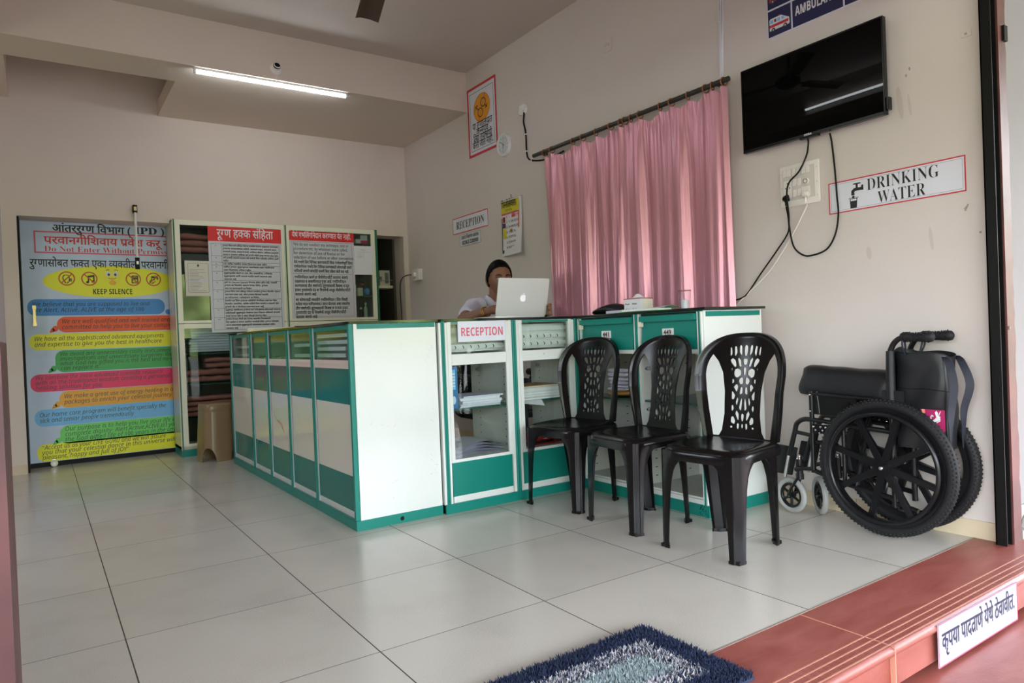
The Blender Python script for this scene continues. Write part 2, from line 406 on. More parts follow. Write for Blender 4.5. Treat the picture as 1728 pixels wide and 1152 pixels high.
# ------------------------------------------------------------------ flat graphics on a plane
class Plane:
    """u to the right and v upwards as the reader sees it, w out of the surface"""
    def __init__(s, o, x, y=(0,0,1)):
        s.o = Vector(o); s.x = Vector(x).normalized(); s.y = Vector(y).normalized(); s.n = s.x.cross(s.y)
    def p(s, u, v, w=0): return s.o+s.x*u+s.y*v+s.n*w
    def poly(s, mb, pts, mat, w=0.001): mb.add([s.p(u,v,w) for u,v in pts], [list(range(len(pts)))], mat)
    def rect(s, mb, u0, v0, u1, v1, mat, w=0.001): s.poly(mb, [(u0,v0),(u1,v0),(u1,v1),(u0,v1)], mat, w)
    def frame(s, mb, u0, v0, u1, v1, t, mat, w=0.001):
        s.rect(mb,u0,v0,u1,v0+t,mat,w); s.rect(mb,u0,v1-t,u1,v1,mat,w); s.rect(mb,u0,v0+t,u0+t,v1-t,mat,w); s.rect(mb,u1-t,v0+t,u1,v1-t,mat,w)
    def rrect(s, mb, u0, v0, u1, v1, r, mat, w=0.001, n=6):
        pts = []
        for cx, cy, a0 in ((u1-r,v1-r,0),(u0+r,v1-r,90),(u0+r,v0+r,180),(u1-r,v0+r,270)):
            for i in range(n+1): t = R(a0+90*i/n); pts.append((cx+r*math.cos(t), cy+r*math.sin(t)))
        s.poly(mb, pts, mat, w)
    def ell(s, mb, cu, cv, a, b, mat, w=0.001, n=36, rot=0):
        c, q = math.cos(rot), math.sin(rot)
        s.poly(mb, [(cu+c*a*math.cos(t)-q*b*math.sin(t), cv+q*a*math.cos(t)+c*b*math.sin(t)) for t in [2*math.pi*i/n for i in range(n)]], mat, w)
    def ring(s, mb, cu, cv, a, b, t, mat, w=0.001, n=36):
        vs = []
        for i in range(n):
            q = 2*math.pi*i/n; vs += [s.p(cu+a*math.cos(q), cv+b*math.sin(q), w), s.p(cu+(a-t)*math.cos(q), cv+(b-t)*math.sin(q), w)]
        mb.add(vs, [(2*i, 2*((i+1)%n), 2*((i+1)%n)+1, 2*i+1) for i in range(n)], mat)
    def line(s, mb, pts, t, mat, w=0.001):
        for (a, b), (c, d) in zip(pts, pts[1:]):
            l = math.hypot(c-a, d-b) or 1; nx, ny = -(d-b)/l*t/2, (c-a)/l*t/2
            s.poly(mb, [(a+nx,b+ny),(a-nx,b-ny),(c-nx,d-ny),(c+nx,d+ny)], mat, w)
    def slab(s, mb, u0, v0, u1, v1, w0, w1, mat):
        vs = [s.p(u,v,w) for w in (w0,w1) for u,v in ((u0,v0),(u1,v0),(u1,v1),(u0,v1))]
        mb.add(vs, [(0,3,2,1),(4,5,6,7),(0,1,5,4),(1,2,6,5),(2,3,7,6),(3,0,4,7)], mat)
    def text(s, mb, txt, u, v, h, mat, w=0.0015, width=None, align='L', bold=0.0, style=None, slant=0.0, maxw=None):
        strike = max(0, bold-0.012); gv, gf, adv = shape_text(txt, min(bold, 0.012), style)
        if not len(gv): return
        sx = h
        if width: sx = width/adv
        if maxw and adv*sx > maxw: sx = maxw/adv
        off = {'L': 0, 'C': -adv*sx/2, 'R': -adv*sx}[align]
        for dx in ((0,) if not strike else (-strike, strike)): mb.add([s.p(u+off+(a+dx)*sx, v+b*h, w+(0.0001 if dx > 0 else 0)) for a, b in gv], gf, mat)

# ------------------------------------------------------------------ lettering: outlines of the default font, with simple Devanagari shaping
_GL = {}
def raw_glyph(ch, bold=0.0, res=2):
    k = (ch, bold)
    if k in _GL: return _GL[k]
    c = bpy.data.curves.new('lettering', 'FONT'); c.body = ch; c.resolution_u = res; c.offset = bold; c.size = 1.0
    o = bpy.data.objects.new('lettering', c); COL.objects.link(o)
    dg = bpy.context.evaluated_depsgraph_get(); ev = o.evaluated_get(dg); me = ev.to_mesh()
    v = [(p.co.x, p.co.y) for p in me.vertices]; f = [list(p.vertices) for p in me.polygons]
    ev.to_mesh_clear(); bpy.data.objects.remove(o); bpy.data.curves.remove(c)
    _GL[k] = (v, f); return _GL[k]
def maxx(v): return max(p[0] for p in v) if v else 0
_AD = {}
def advance(ch):
    if ch not in _AD:
        _AD[ch] = maxx(raw_glyph(ch+'||||||')[0]) - maxx(raw_glyph('||||||')[0])
    return _AD[ch]
def clip_right(v, f, xc):
    vs = []; fs = []
    for q in f:
        P = [v[i] for i in q]; o = []
        for a, b in zip(P, P[1:]+P[:1]):
            ia, ib = a[0] <= xc, b[0] <= xc
            if ia: o.append(a)
            if ia != ib: t = (xc-a[0])/(b[0]-a[0]); o.append((xc, a[1]+t*(b[1]-a[1])))
        if len(o) > 2: fs.append(list(range(len(vs), len(vs)+len(o)))); vs += o
    return vs, fs
VIR = '\u094d'
STEM = set('खगघचजझञणतथधनपबभमयलवशषस')
def shape_text(t, bold=0.0, style=None):
    if style == 'serif': t = ''.join(chr(0x1D400+ord(c)-65) if 'A' <= c <= 'Z' else chr(0x1D41A+ord(c)-97) if 'a' <= c <= 'z' else c for c in t)
    if style == 'hand': t = ''.join(chr(0x1D608+ord(c)-65) if 'A' <= c <= 'Z' else chr(0x1D622+ord(c)-97) if 'a' <= c <= 'z' else c for c in t)
    if style == 'bold': t = ''.join(chr(0x1D5D4+ord(c)-65) if 'A' <= c <= 'Z' else chr(0x1D5EE+ord(c)-97) if 'a' <= c <= 'z' else chr(0x1D7EC+ord(c)-48) if '0' <= c <= '9' else c for c in t)
    if style == 'script': t = ''.join(chr(0x1D4D0+ord(c)-65) if 'A' <= c <= 'Z' else chr(0x1D4EA+ord(c)-97) if 'a' <= c <= 'z' else c for c in t)
    V = []; Fc = []; x = 0.0
    def put(g, dx):
        b = len(V); V.extend([(a+dx, c) for a, c in g[0]]); Fc.extend([[b+i for i in q] for q in g[1]])
    if not any('\u0900' <= c <= '\u097f' for c in t):
        g = raw_glyph(t, bold); put(g, 0); return V, Fc, maxx(g[0]) or 1
    i = 0; n = len(t)
    isc = lambda c: '\u0915' <= c <= '\u0939' or c == '\u0958'
    while i < n:
        c = t[i]
        if not ('\u0900' <= c <= '\u097f'):
            if c != ' ': put(raw_glyph(c, bold), x)
            x += 0.26 if c == ' ' else advance(c); i += 1; continue
        if not isc(c):
            put(raw_glyph(c, bold), x); x += advance(c); i += 1; continue
        cl = [c]; i += 1; reph = False; rakar = False
        while i+1 < n and t[i] == VIR and isc(t[i+1]): cl.append(t[i+1]); i += 2
        mats = ''
        while i < n and ('\u093e' <= t[i] <= '\u094c' or t[i] in '\u0901\u0902\u0903'): mats += t[i]; i += 1
        if len(cl) > 1 and cl[0] == 'र': reph = True; cl = cl[1:]
        if len(cl) > 1 and cl[-1] == 'र': rakar = True; cl = cl[:-1]
        if '\u093f' in mats:
            put(raw_glyph('\u093f', bold), x); x += advance('\u093f'); mats = mats.replace('\u093f', '')
        for k, q in enumerate(cl):
            g = raw_glyph(q, bold); a = advance(q)
            if k < len(cl)-1:
                cut = a-0.185 if q in STEM else a*0.80
                put(clip_right(g[0], g[1], cut), x); x += cut-0.005
            else:
                put(g, x); base_a = a; x += a
        if rakar:
            xs = x-0.15 if cl[-1] in STEM else x-0.3
            put(([(xs, 0.22), (xs, 0.13), (xs-0.24, 0.0), (xs-0.27, 0.07)], [[0,1,2,3]]), 0)
        for q in mats:
            put(raw_glyph(q, bold), x); x += advance(q)
        if reph:
            g = raw_glyph('\u0947', bold); m0 = maxx(g[0])
            put(([(-a2-0.10, b2) for a2, b2 in g[0]], g[1]), x-0.02)
    return V, Fc, x

# ------------------------------------------------------------------ plates with cut-outs, from a distance field
def sdf_plate(mb, fn, u0, u1, v0, v1, step, thick, mapf, mat):
    nu = int((u1-u0)/step)+1; nv = int((v1-v0)/step)+1
    U, Vv = np.meshgrid(np.linspace(u0, u1, nu), np.linspace(v0, v1, nv), indexing='ij')
    D = fn(U, Vv); D = np.where(np.abs(D) < 1e-7, 1e-7, D)
    vid = {}; pts = []
    def vert(key, p):
        if key not in vid: vid[key] = len(pts); pts.append(p)
        return vid[key]
    polys = []; edges = {}
    for i in range(nu-1):
        for j in range(nv-1):
            c = [(i,j),(i+1,j),(i+1,j+1),(i,j+1)]; d = [D[q] for q in c]
            if all(x > 0 for x in d): continue
            poly = []
            for k in range(4):
                a, b = c[k], c[(k+1)%4]; da, db = d[k], d[(k+1)%4]
                if da < 0: poly.append(vert(a, (U[a], Vv[a])))
                if (da < 0) != (db < 0):
                    t = da/(da-db); key = (min(a,b), max(a,b))
                    poly.append(vert(key, (U[a]+t*(U[b]-U[a]), Vv[a]+t*(Vv[b]-Vv[a]))))
            if len(poly) > 2: polys.append(poly)
    for p in polys:
        for a, b in zip(p, p[1:]+p[:1]): edges[(a,b)] = 1
    n = len(pts); th = thick if callable(thick) else (lambda u, v: thick)
    vs = [mapf(u, v, th(u,v)/2) for u, v in pts]+[mapf(u, v, -th(u,v)/2) for u, v in pts]
    fs = [p for p in polys]+[[n+q for q in reversed(p)] for p in polys]
    for (a,b) in edges:
        if (b,a) not in edges: fs.append((b, a, n+a, n+b))
    mb.add(vs, fs, mat)
# ================================================================== the room
YB, XR, ZC = 4.56, 2.975, 3.20
def room():
    b = MB(); b.box((-1.7,-0.6,-0.12),(XR+0.0,YB,0),'tile'); b.box((-0.6,YB,-0.12),(XR+0.2,6.2,0),'tile'); struct('floor', b)
    # red oxide threshold with its step nosing, cut grooves and joints
    b = MB()
    b.box((-1.7,-0.885,-0.12),(3.9,-0.602,0.0),'red')
    st = struct('trim_1', b)
    b = MB(); b.tube([(-1.7,-0.884,-0.016),(3.9,-0.884,-0.016)],0.016,12,'red'); struct('nosing', b, st)
    b = MB()
    for y in (-0.812,-0.838,-0.861,-0.882): b.box((-1.7,y-0.0022,0),(3.9,y+0.0022,0.0008),'groove')
    for k in range(-50,140):
        x = k*0.0275
        if -1.6 < x < 3.8: b.box((x-0.0008,-0.882,0),(x+0.0008,-0.812,0.0005),'groove_fine')
    struct('groove', b, st)
    b = MB()
    for x in (0.30,1.745): b.box((x-0.002,-0.898,0),(x+0.002,-0.602,0.0009),'groove'); b.box((x-0.002,-0.9,-0.14),(x+0.002,-0.8845,-0.002),'groove')
    b.box((-1.7,-0.607,0),(3.9,-0.600,0.001),'edge_strip')
    struct('joint', b, st)
    b = MB(); b.box((-6,-2.6,-0.30),(9,-0.6,-0.145),'red'); b.box((-40,-60,-0.32),(40,-2.6,-0.16),'yard'); o = struct('ground', b)
    # walls
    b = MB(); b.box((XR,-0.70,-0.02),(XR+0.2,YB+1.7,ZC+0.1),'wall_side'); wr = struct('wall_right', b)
    # mounting clips and a small scar in the plaster beside the shutter channel
    b = MB()
    for z, y in ((2.06,-0.63),(1.25,-0.66)): b.rbox((XR-0.004,y-0.02,z-0.012),(XR,y+0.02,z+0.012),0.0015,'wall_side'); b.box((XR-0.006,y-0.004,z-0.004),(XR-0.003,y+0.004,z+0.004),'concrete')
    struct('clip', b, wr)
    b = MB(); P = Plane((XR,0,0),(0,-1,0))
    for y, z, a, c, m in ((-0.36,1.86,0.012,0.075,'stain_pale'),(-0.40,1.84,0.006,0.05,'stain_pale'),(-0.405,1.995,0.004,0.008,'stain'),(-0.39,1.97,0.004,0.007,'stain'),(-0.47,1.25,0.008,0.05,'stain_pale'),(-0.20,1.22,0.012,0.03,'stain_pale')): P.ell(b,-y,z,a,c,m,0.0005,20,0.1)
    P.line(b,[(0.605,1.345),(0.617,1.372)],0.006,'stain',0.0006); P.line(b,[(0.60,1.352),(0.612,1.365)],0.004,'stain',0.0006)
    struct('stain', b, wr, smooth=None)
    b = MB()
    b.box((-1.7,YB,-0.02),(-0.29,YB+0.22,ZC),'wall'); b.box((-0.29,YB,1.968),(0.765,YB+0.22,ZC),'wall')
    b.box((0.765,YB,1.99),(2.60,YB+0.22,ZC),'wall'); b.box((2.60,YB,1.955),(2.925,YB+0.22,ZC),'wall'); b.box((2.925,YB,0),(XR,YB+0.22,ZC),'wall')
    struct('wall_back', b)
    b = MB(); b.box((-1.8,-0.72,-0.02),(-1.7,1.8,ZC),'wall'); b.box((-1.8,2.8,-0.02),(-1.7,YB+0.2,ZC),'wall'); b.box((-1.8,1.8,-0.02),(-1.7,2.8,1.6),'wall'); b.box((-1.8,1.8,2.2),(-1.7,2.8,ZC),'wall'); struct('wall_left', b)  # unseen window gap added in the left wall for more daylight
    # passage behind the opening
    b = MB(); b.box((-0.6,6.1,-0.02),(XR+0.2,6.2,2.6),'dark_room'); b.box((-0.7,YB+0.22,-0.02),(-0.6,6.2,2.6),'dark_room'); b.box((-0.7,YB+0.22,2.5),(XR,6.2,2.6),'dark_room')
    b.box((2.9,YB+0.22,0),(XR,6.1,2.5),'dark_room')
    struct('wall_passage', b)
    b = MB(); b.box((-1.8,-0.72,ZC),(XR+0.2,YB+0.2,ZC+0.12),'ceil'); struct('ceiling', b)
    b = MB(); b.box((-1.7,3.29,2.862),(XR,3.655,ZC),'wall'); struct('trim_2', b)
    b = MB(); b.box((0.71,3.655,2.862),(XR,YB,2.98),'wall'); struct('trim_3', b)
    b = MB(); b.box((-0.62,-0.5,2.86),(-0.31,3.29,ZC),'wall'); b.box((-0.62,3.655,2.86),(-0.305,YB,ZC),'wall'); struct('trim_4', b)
    # skirtings
    b = MB()
    y = -0.70
    for k in range(9):
        y2 = y+0.597
        if y2 > YB: y2 = YB
        b.box((XR-0.010,y if k else -0.695,0),(XR,y2-0.002,0.072),'skirt'); y += 0.6
        if y > YB-0.1: break
    struct('baseboard_right', b)
    b = MB(); b.box((-1.7,YB-0.012,0),(-0.296,YB,0.072),'skirt'); struct('baseboard_back', b)
    # front of the building: piers, lintel, unseen porch roof and shutter channels
    b = MB(); b.box((XR+0.085,-0.72,-0.145),(3.9,-0.50,ZC+0.4),'outer'); pr = struct('wall_front', b)
    b = MB(); b.box((3.075,-0.727,0.09),(3.9,-0.72,0.135),'concrete'); b.box((XR+0.1,-0.735,-0.0),(3.9,-0.72,0.035),'concrete')
    sc = [(3.10,0.045),(3.112,0.075),(3.14,0.092),(3.17,0.082),(3.185,0.05),(3.165,0.028),(3.125,0.022)]
    b.add([(x,-0.7225,z) for x,z in sc],[list(range(7))],'groove_dark'); struct('plaster_scar', b, pr)
    b = MB(); b.box((-1.8,-0.74,-0.145),(-0.236,-0.50,0.93),'red_paint_shaded'); b.box((-1.8,-0.74,0.93),(-0.236,-0.50,ZC+0.4),'outer_shaded'); struct('trim_5', b)  # left pier's shade is painted into its darker red and plaster
    b = MB(); b.box((-1.8,-0.72,2.30),(3.9,-0.50,ZC+0.4),'outer'); struct('wall_lintel', b)
    b = MB(); b.box((-5,-6.6,2.90),(8,-0.72,3.02),'outer'); b.box((-5,-6.7,2.6),(8,-6.58,3.02),'outer'); struct('trim_6', b)  # unseen porch roof, its depth and dropped edge shaped to cut daylight
    b = MB(); b.box((XR-0.048,-0.735,0.0),(XR-0.043,-0.695,2.50),'black'); b.box((XR-0.048,-0.700,0),(XR,-0.695,2.5),'black'); b.box((XR-0.005,-0.735,0),(XR,-0.7,2.5),'black'); b.box((XR-0.044,-0.712,0),(XR-0.004,-0.706,2.5),'black')
    struct('trim_7', b)
    b = MB()
    N = 60; vs = []; fs = []
    rr = random.Random(5)
    for i in range(N+1):
        z = 2.5*i/N; e = 0.083+rr.uniform(-0.008,0.004)
        vs += [(XR,-0.742,z),(XR+e,-0.738,z),(XR+e,-0.70,z),(XR,-0.70,z)]
    for i in range(N):
        for j in range(4): fs.append((4*i+j,4*i+(j+1)%4,4*i+4+(j+1)%4,4*i+4+j))
    b.add(vs, fs+[(3,2,1,0),(4*N,4*N+1,4*N+2,4*N+3)],'red_paint'); struct('trim_8', b, smooth=None)
    b = MB(); b.sphere((XR+0.012,-0.744,0.86),(0.006,0.004,0.008),'outer',8,6); b.box((XR+0.04,-0.75,2.0),(XR+0.07,-0.735,2.06),'black'); struct('shutter_stop', b, bpy.data.objects['trim_8'])
M('stain', (0.36,0.31,0.27,1), 0.9); M('stain_pale', (0.60,0.53,0.485,1), 0.9); M('yard', (0.30,0.26,0.21,1), 0.9, var=0.3, vscale=0.6); M('groove', (0.55, 0.25, 0.17, 1), 0.7); M('groove_fine', (0.30, 0.08, 0.06, 1), 0.7); M('edge_strip', (0.30, 0.24, 0.20, 1), 0.6); M('groove_dark', (0.16, 0.15, 0.14, 1), 0.9)
room()

# ------------------------------------------------------------------ sliding door with its printed panel
def ipd_door():
    Y = 4.80
    root = thing('door_1', 'sliding door printed with silence symbols and coloured promise bubbles', 'door', (0.30,Y,0)); root['kind'] = 'structure'
    W = Matrix.Translation((-0.30,-Y,0))
    def loc(b): b.v = [tuple(W @ Vector(p)) for p in b.v]; return b
    b = MB(); b.box((-0.275,Y,0.042),(1.0,Y+0.03,2.05),'door_print'); obj('door_panel', loc(b), root)
    b = MB(); b.box((-0.2899,4.60,0),(-0.276,Y+0.04,2.0),'black'); b.box((-0.29,Y+0.035,0),(1.02,Y+0.05,2.06),'black'); obj('door_frame', loc(b), root)
    P = Plane((0,Y,0),(1,0,0))
    b = MB()
    P.frame(b,-0.187,1.715,1.0,1.893,0.011,'pink_ink'); obj('border', loc(b), root, smooth=None)
    b = MB()
    P.text(b,'आंतररुग्ण विभाग ( ',-0.062,1.893,0.086,'ink',width=0.58,bold=0.022)
    P.text(b,'IPD )',0.53,1.901,0.082,'ink',width=0.225,style='serif',bold=0.015)
    P.text(b,'रुग्णासोबत फक्त एका व्यक्तीला परवानगी आहे',-0.22,1.608,0.090,'ink',width=1.12,bold=0.012)
    P.text(b,'KEEP SILENCE',0.345,1.385,0.062,'ink',width=0.29,align='C',style='bold')
    obj('heading', loc(b), root, smooth=None)
    b = MB()
    P.text(b,'परवानगीशिवाय प्रवेश करू नये',-0.12,1.793,0.090,'red_ink',width=0.97,bold=0.016)
    P.text(b,'Do Not Enter Without Permission',-0.122,1.730,0.066,'red_ink',width=0.985,style='serif',bold=-0.012)
    obj('warning_text', loc(b), root, smooth=None)
    b = MB(); P.ell(b,0.345,1.49,0.485,0.131,'door_yellow',0.0008,48); obj('yellow_oval', loc(b), root, smooth=None)
    for cx, g in ((0.023,'🗣'),(0.181,'🎵'),(0.502,'📱'),(0.656,'🔊')):
        b = MB(); P.text(b,g,cx,1.487,0.066,'icon_ink',0.0016,width=0.07,align='C',bold=0.04)
        P.ring(b,cx,1.513,0.058,0.058,0.0095,'red_orange',0.002); s = -1 if cx in (0.181,0.502) else 1
        P.line(b,[(cx-0.039,1.513-s*0.039),(cx+0.039,1.513+s*0.039)],0.009,'red_orange',0.0022); obj('prohibition_symbol', loc(b), root, smooth=None)
    b = MB()   # round face with a finger before the lips
    P.ell(b,0.345,1.541,0.068,0.071,'face_yellow',0.0018)
    for sx in (-1,1):
        P.ell(b,0.345+sx*0.027,1.553,0.018,0.021,'paper',0.0024,20); P.ell(b,0.345+sx*0.024,1.549,0.009,0.011,'icon_ink',0.003,16)
        P.line(b,[(0.345+sx*0.045,1.581),(0.345+sx*0.030,1.590),(0.345+sx*0.018,1.586)],0.005,'cloth_brown',0.003)
    P.line(b,[(0.317,1.520),(0.333,1.514),(0.358,1.514),(0.374,1.522)],0.005,'cloth_brown',0.0026)
    P.rrect(b,0.338,1.488,0.352,1.527,0.006,'face_orange',0.0032); P.ell(b,0.347,1.481,0.026,0.020,'face_orange',0.003)
    for k in range(3): P.line(b,[(0.356,1.489-0.008*k),(0.372,1.486-0.008*k)],0.0015,'cloth_brown',0.0036)
    obj('quiet_face', loc(b), root, smooth=None)
    bub = [('b_blue',-0.25,0.735,1.212,1.345,['We believe that you are supposed to live and','Be Alert, Active, ALIVE at the age of 100'],'r'),
     ('b_red',-0.058,0.98,1.075,1.202,['We are well qualified and well trained and','committed to help you to live your complete life'],'l'),
     ('b_yellow',-0.247,0.97,0.937,1.067,['We have all the sophisticated advanced equipments','and expertise to give you the best in healthcare'],''),
     ('b_green',-0.080,0.98,0.753,0.930,['We avoid any unnecessary costly tests,unnecessary','investigations and unnecessary surgeries· We know','what God has gifted you is the best and no one','can replace it'],'l'),
     ('b_pink',-0.252,0.80,0.603,0.745,['We combine the most advanced scientific research','with all the traditional wisdom creating a personal','healing solution for you'],''),
     ('b_orange',-0.065,0.98,0.464,0.599,['We make a great use of energy healing in our health','packages to enrich your celestial journey in this world'],'l'),
     ('b_sky',-0.235,0.98,0.326,0.462,['Our home care program will benefit specially the','sick and senior people tremendously'],''),
     ('b_lime',-0.070,0.98,0.173,0.322,['Our purpose is to help you live your life with','complete dignity· Alert,Active,ALIVE,till you complete','the God gifted life of 100 years in the universe'],'l'),
     ('b_lemon',-0.228,0.98,0.046,0.185,['“Accept us as your LIFE GURU and we will assure','you that your celestial dance in this universe will be','pleasant, happy and full of JOY”'],'')]
    for k, (mt, u0, u1, v0, v1, ls, tail) in enumerate(bub):
        b = MB(); P.rrect(b,u0,v0,u1,v1,min(0.06,(v1-v0)/2-0.001),mt,0.0008)
        if tail == 'l':
            for du, dv, r_ in ((-0.012,0.012,0.020),(-0.030,0.0,0.014),(-0.043,-0.012,0.008)): P.ell(b,u0+du,v0+0.02+dv,r_,r_*1.2,mt,0.001,16)
        if tail == 'r':
            for du, dv, r_ in ((0.02,0.02,0.018),(0.04,0.005,0.012)): P.ell(b,u1+du,v0+dv,r_,r_*1.2,mt,0.001,16)
        n = len(ls); h = 0.048 if n < 4 else 0.044; gap = (v1-v0)/n*0.86 if n > 1 else 0; gap = min(gap,0.046)
        top = (v0+v1)/2+(n-1)*gap/2-0.013
        bubble = obj('speech_bubble', loc(b), root, smooth=None)
        b = MB()
        cw = 0.0190
        for i, l in enumerate(ls): P.text(b,l,u0+0.032+(0.012 if i else 0)*(1 if mt in ('b_blue',) else 0),top-gap*i,h,'bubble_ink',0.0015,width=cw*len(l)*1.0,style='hand')
        obj('bubble_text', loc(b), bubble, smooth=None)
    b = MB(); b.box((-0.214,Y-0.028,1.135),(-0.196,Y-0.016,1.29),'brass')
    for z in (1.145,1.28): b.box((-0.218,Y-0.02,z-0.014),(-0.192,Y-0.001,z+0.014),'steel')
    obj('handle', loc(b), root, bevel=0.002)
    b = MB(); c = (-0.119,Y-0.012,0.0265)
    b.torus(c,0.019,0.0075,'y',24,8,'cream'); b.cyl((c[0],c[1]-0.006,c[2]),(c[0],c[1]+0.006,c[2]),0.016,None,16,'cream'); b.cyl((c[0],c[1]-0.012,c[2]),(c[0],c[1]+0.008,c[2]),0.005,None,10,'steel')
    b.box((c[0]-0.012,c[1]+0.008,c[2]-0.005),(c[0]+0.012,Y,0.06),'steel'); obj('caster', loc(b), root)
for n_, c_ in (('door_print',srgb(176,190,210)),('door_yellow',srgb(226,214,40)),('icon_ink',srgb(58,48,12)),('face_yellow',srgb(250,205,45)),('face_orange',srgb(232,160,30)),
    ('b_blue',srgb(52,122,186)),('b_red',srgb(232,76,34)),('b_yellow',srgb(214,206,36)),('b_green',srgb(48,150,66)),('b_pink',srgb(212,26,86)),('b_orange',srgb(238,150,44)),('b_sky',srgb(104,168,226)),('b_lime',srgb(96,190,86)),('b_lemon',srgb(232,230,20)),('bubble_ink',srgb(28,30,30))):
    M(n_, tuple(min(0.9, q*(1.4 if n_ not in ('bubble_ink','icon_ink') else 0.6)) for q in c_[:3])+(1,), 0.4, var=0.12 if n_ == 'door_print' else 0, vscale=3)
ipd_door()
def rod_on_wall():
    r = thing('hanging_rod', 'slim white rod with black ends hanging in front of the printed sliding door', 'rod', (0.508,4.52,1.59))
    b = MB(); b.rbox((-0.016,-0.012,0.445),(0.016,0.04,0.505),0.004,'black'); b.box((-0.010,-0.014,0.458),(0.010,-0.011,0.490),'brass'); obj('top_mount', b, r)
    b = MB(); b.cyl((0,0,0.06),(0.0,0,0.45),0.0095,None,12,'white'); obj('rod', b, r)
    b = MB(); b.rbox((-0.016,-0.012,-0.02),(0.016,0.012,0.075),0.004,'black'); b.box((-0.008,-0.014,0.02),(0.008,-0.011,0.045),'steel'); obj('end_block', b, r)
rod_on_wall()
# ================================================================== glazed cupboards in the back opening
def folded(name, x0, x1, y0, y1, z0, h, mat, label, group, cat='blanket', seed=1, layers=3):
    rr = random.Random(seed); b = MB(); lh = h/layers
    for k in range(layers):
        z = z0+k*lh; dx, dy = rr.uniform(-0.012,0.012), rr.uniform(-0.008,0.008)
        prof = []
        n = 22
        def fn(u, v, z=z, dx=dx, dy=dy, k=k):
            # a flattened roll: superellipse section swept along x
            a = 2*math.pi*v; ca, sa = math.cos(a), math.sin(a)
            yy = (abs(ca)**0.5)*(1 if ca >= 0 else -1); zz = (abs(sa)**0.42)*(1 if sa >= 0 else -1)
            sag = 0.15*lh*math.sin(3.1*u*3+k)+0.1*lh*math.sin(9*u+seed)
            e = 1 if 0.02 < u < 0.98 else 0.90
            return (x0+dx+(x1-x0)*u, (y0+y1)/2+dy+(y1-y0)/2*yy*e, z+lh/2+(lh/2*zz-(abs(sag)*0.8 if zz > 0 else 0))*e)
        b.grid(fn, n, 16, mat)
        for u in (0, 1):
            ring = [fn(u, j/16) for j in range(16)]; b.add(ring, [list(range(16))], mat)
    return tag(obj(name, b, smooth=60), label, cat, group)
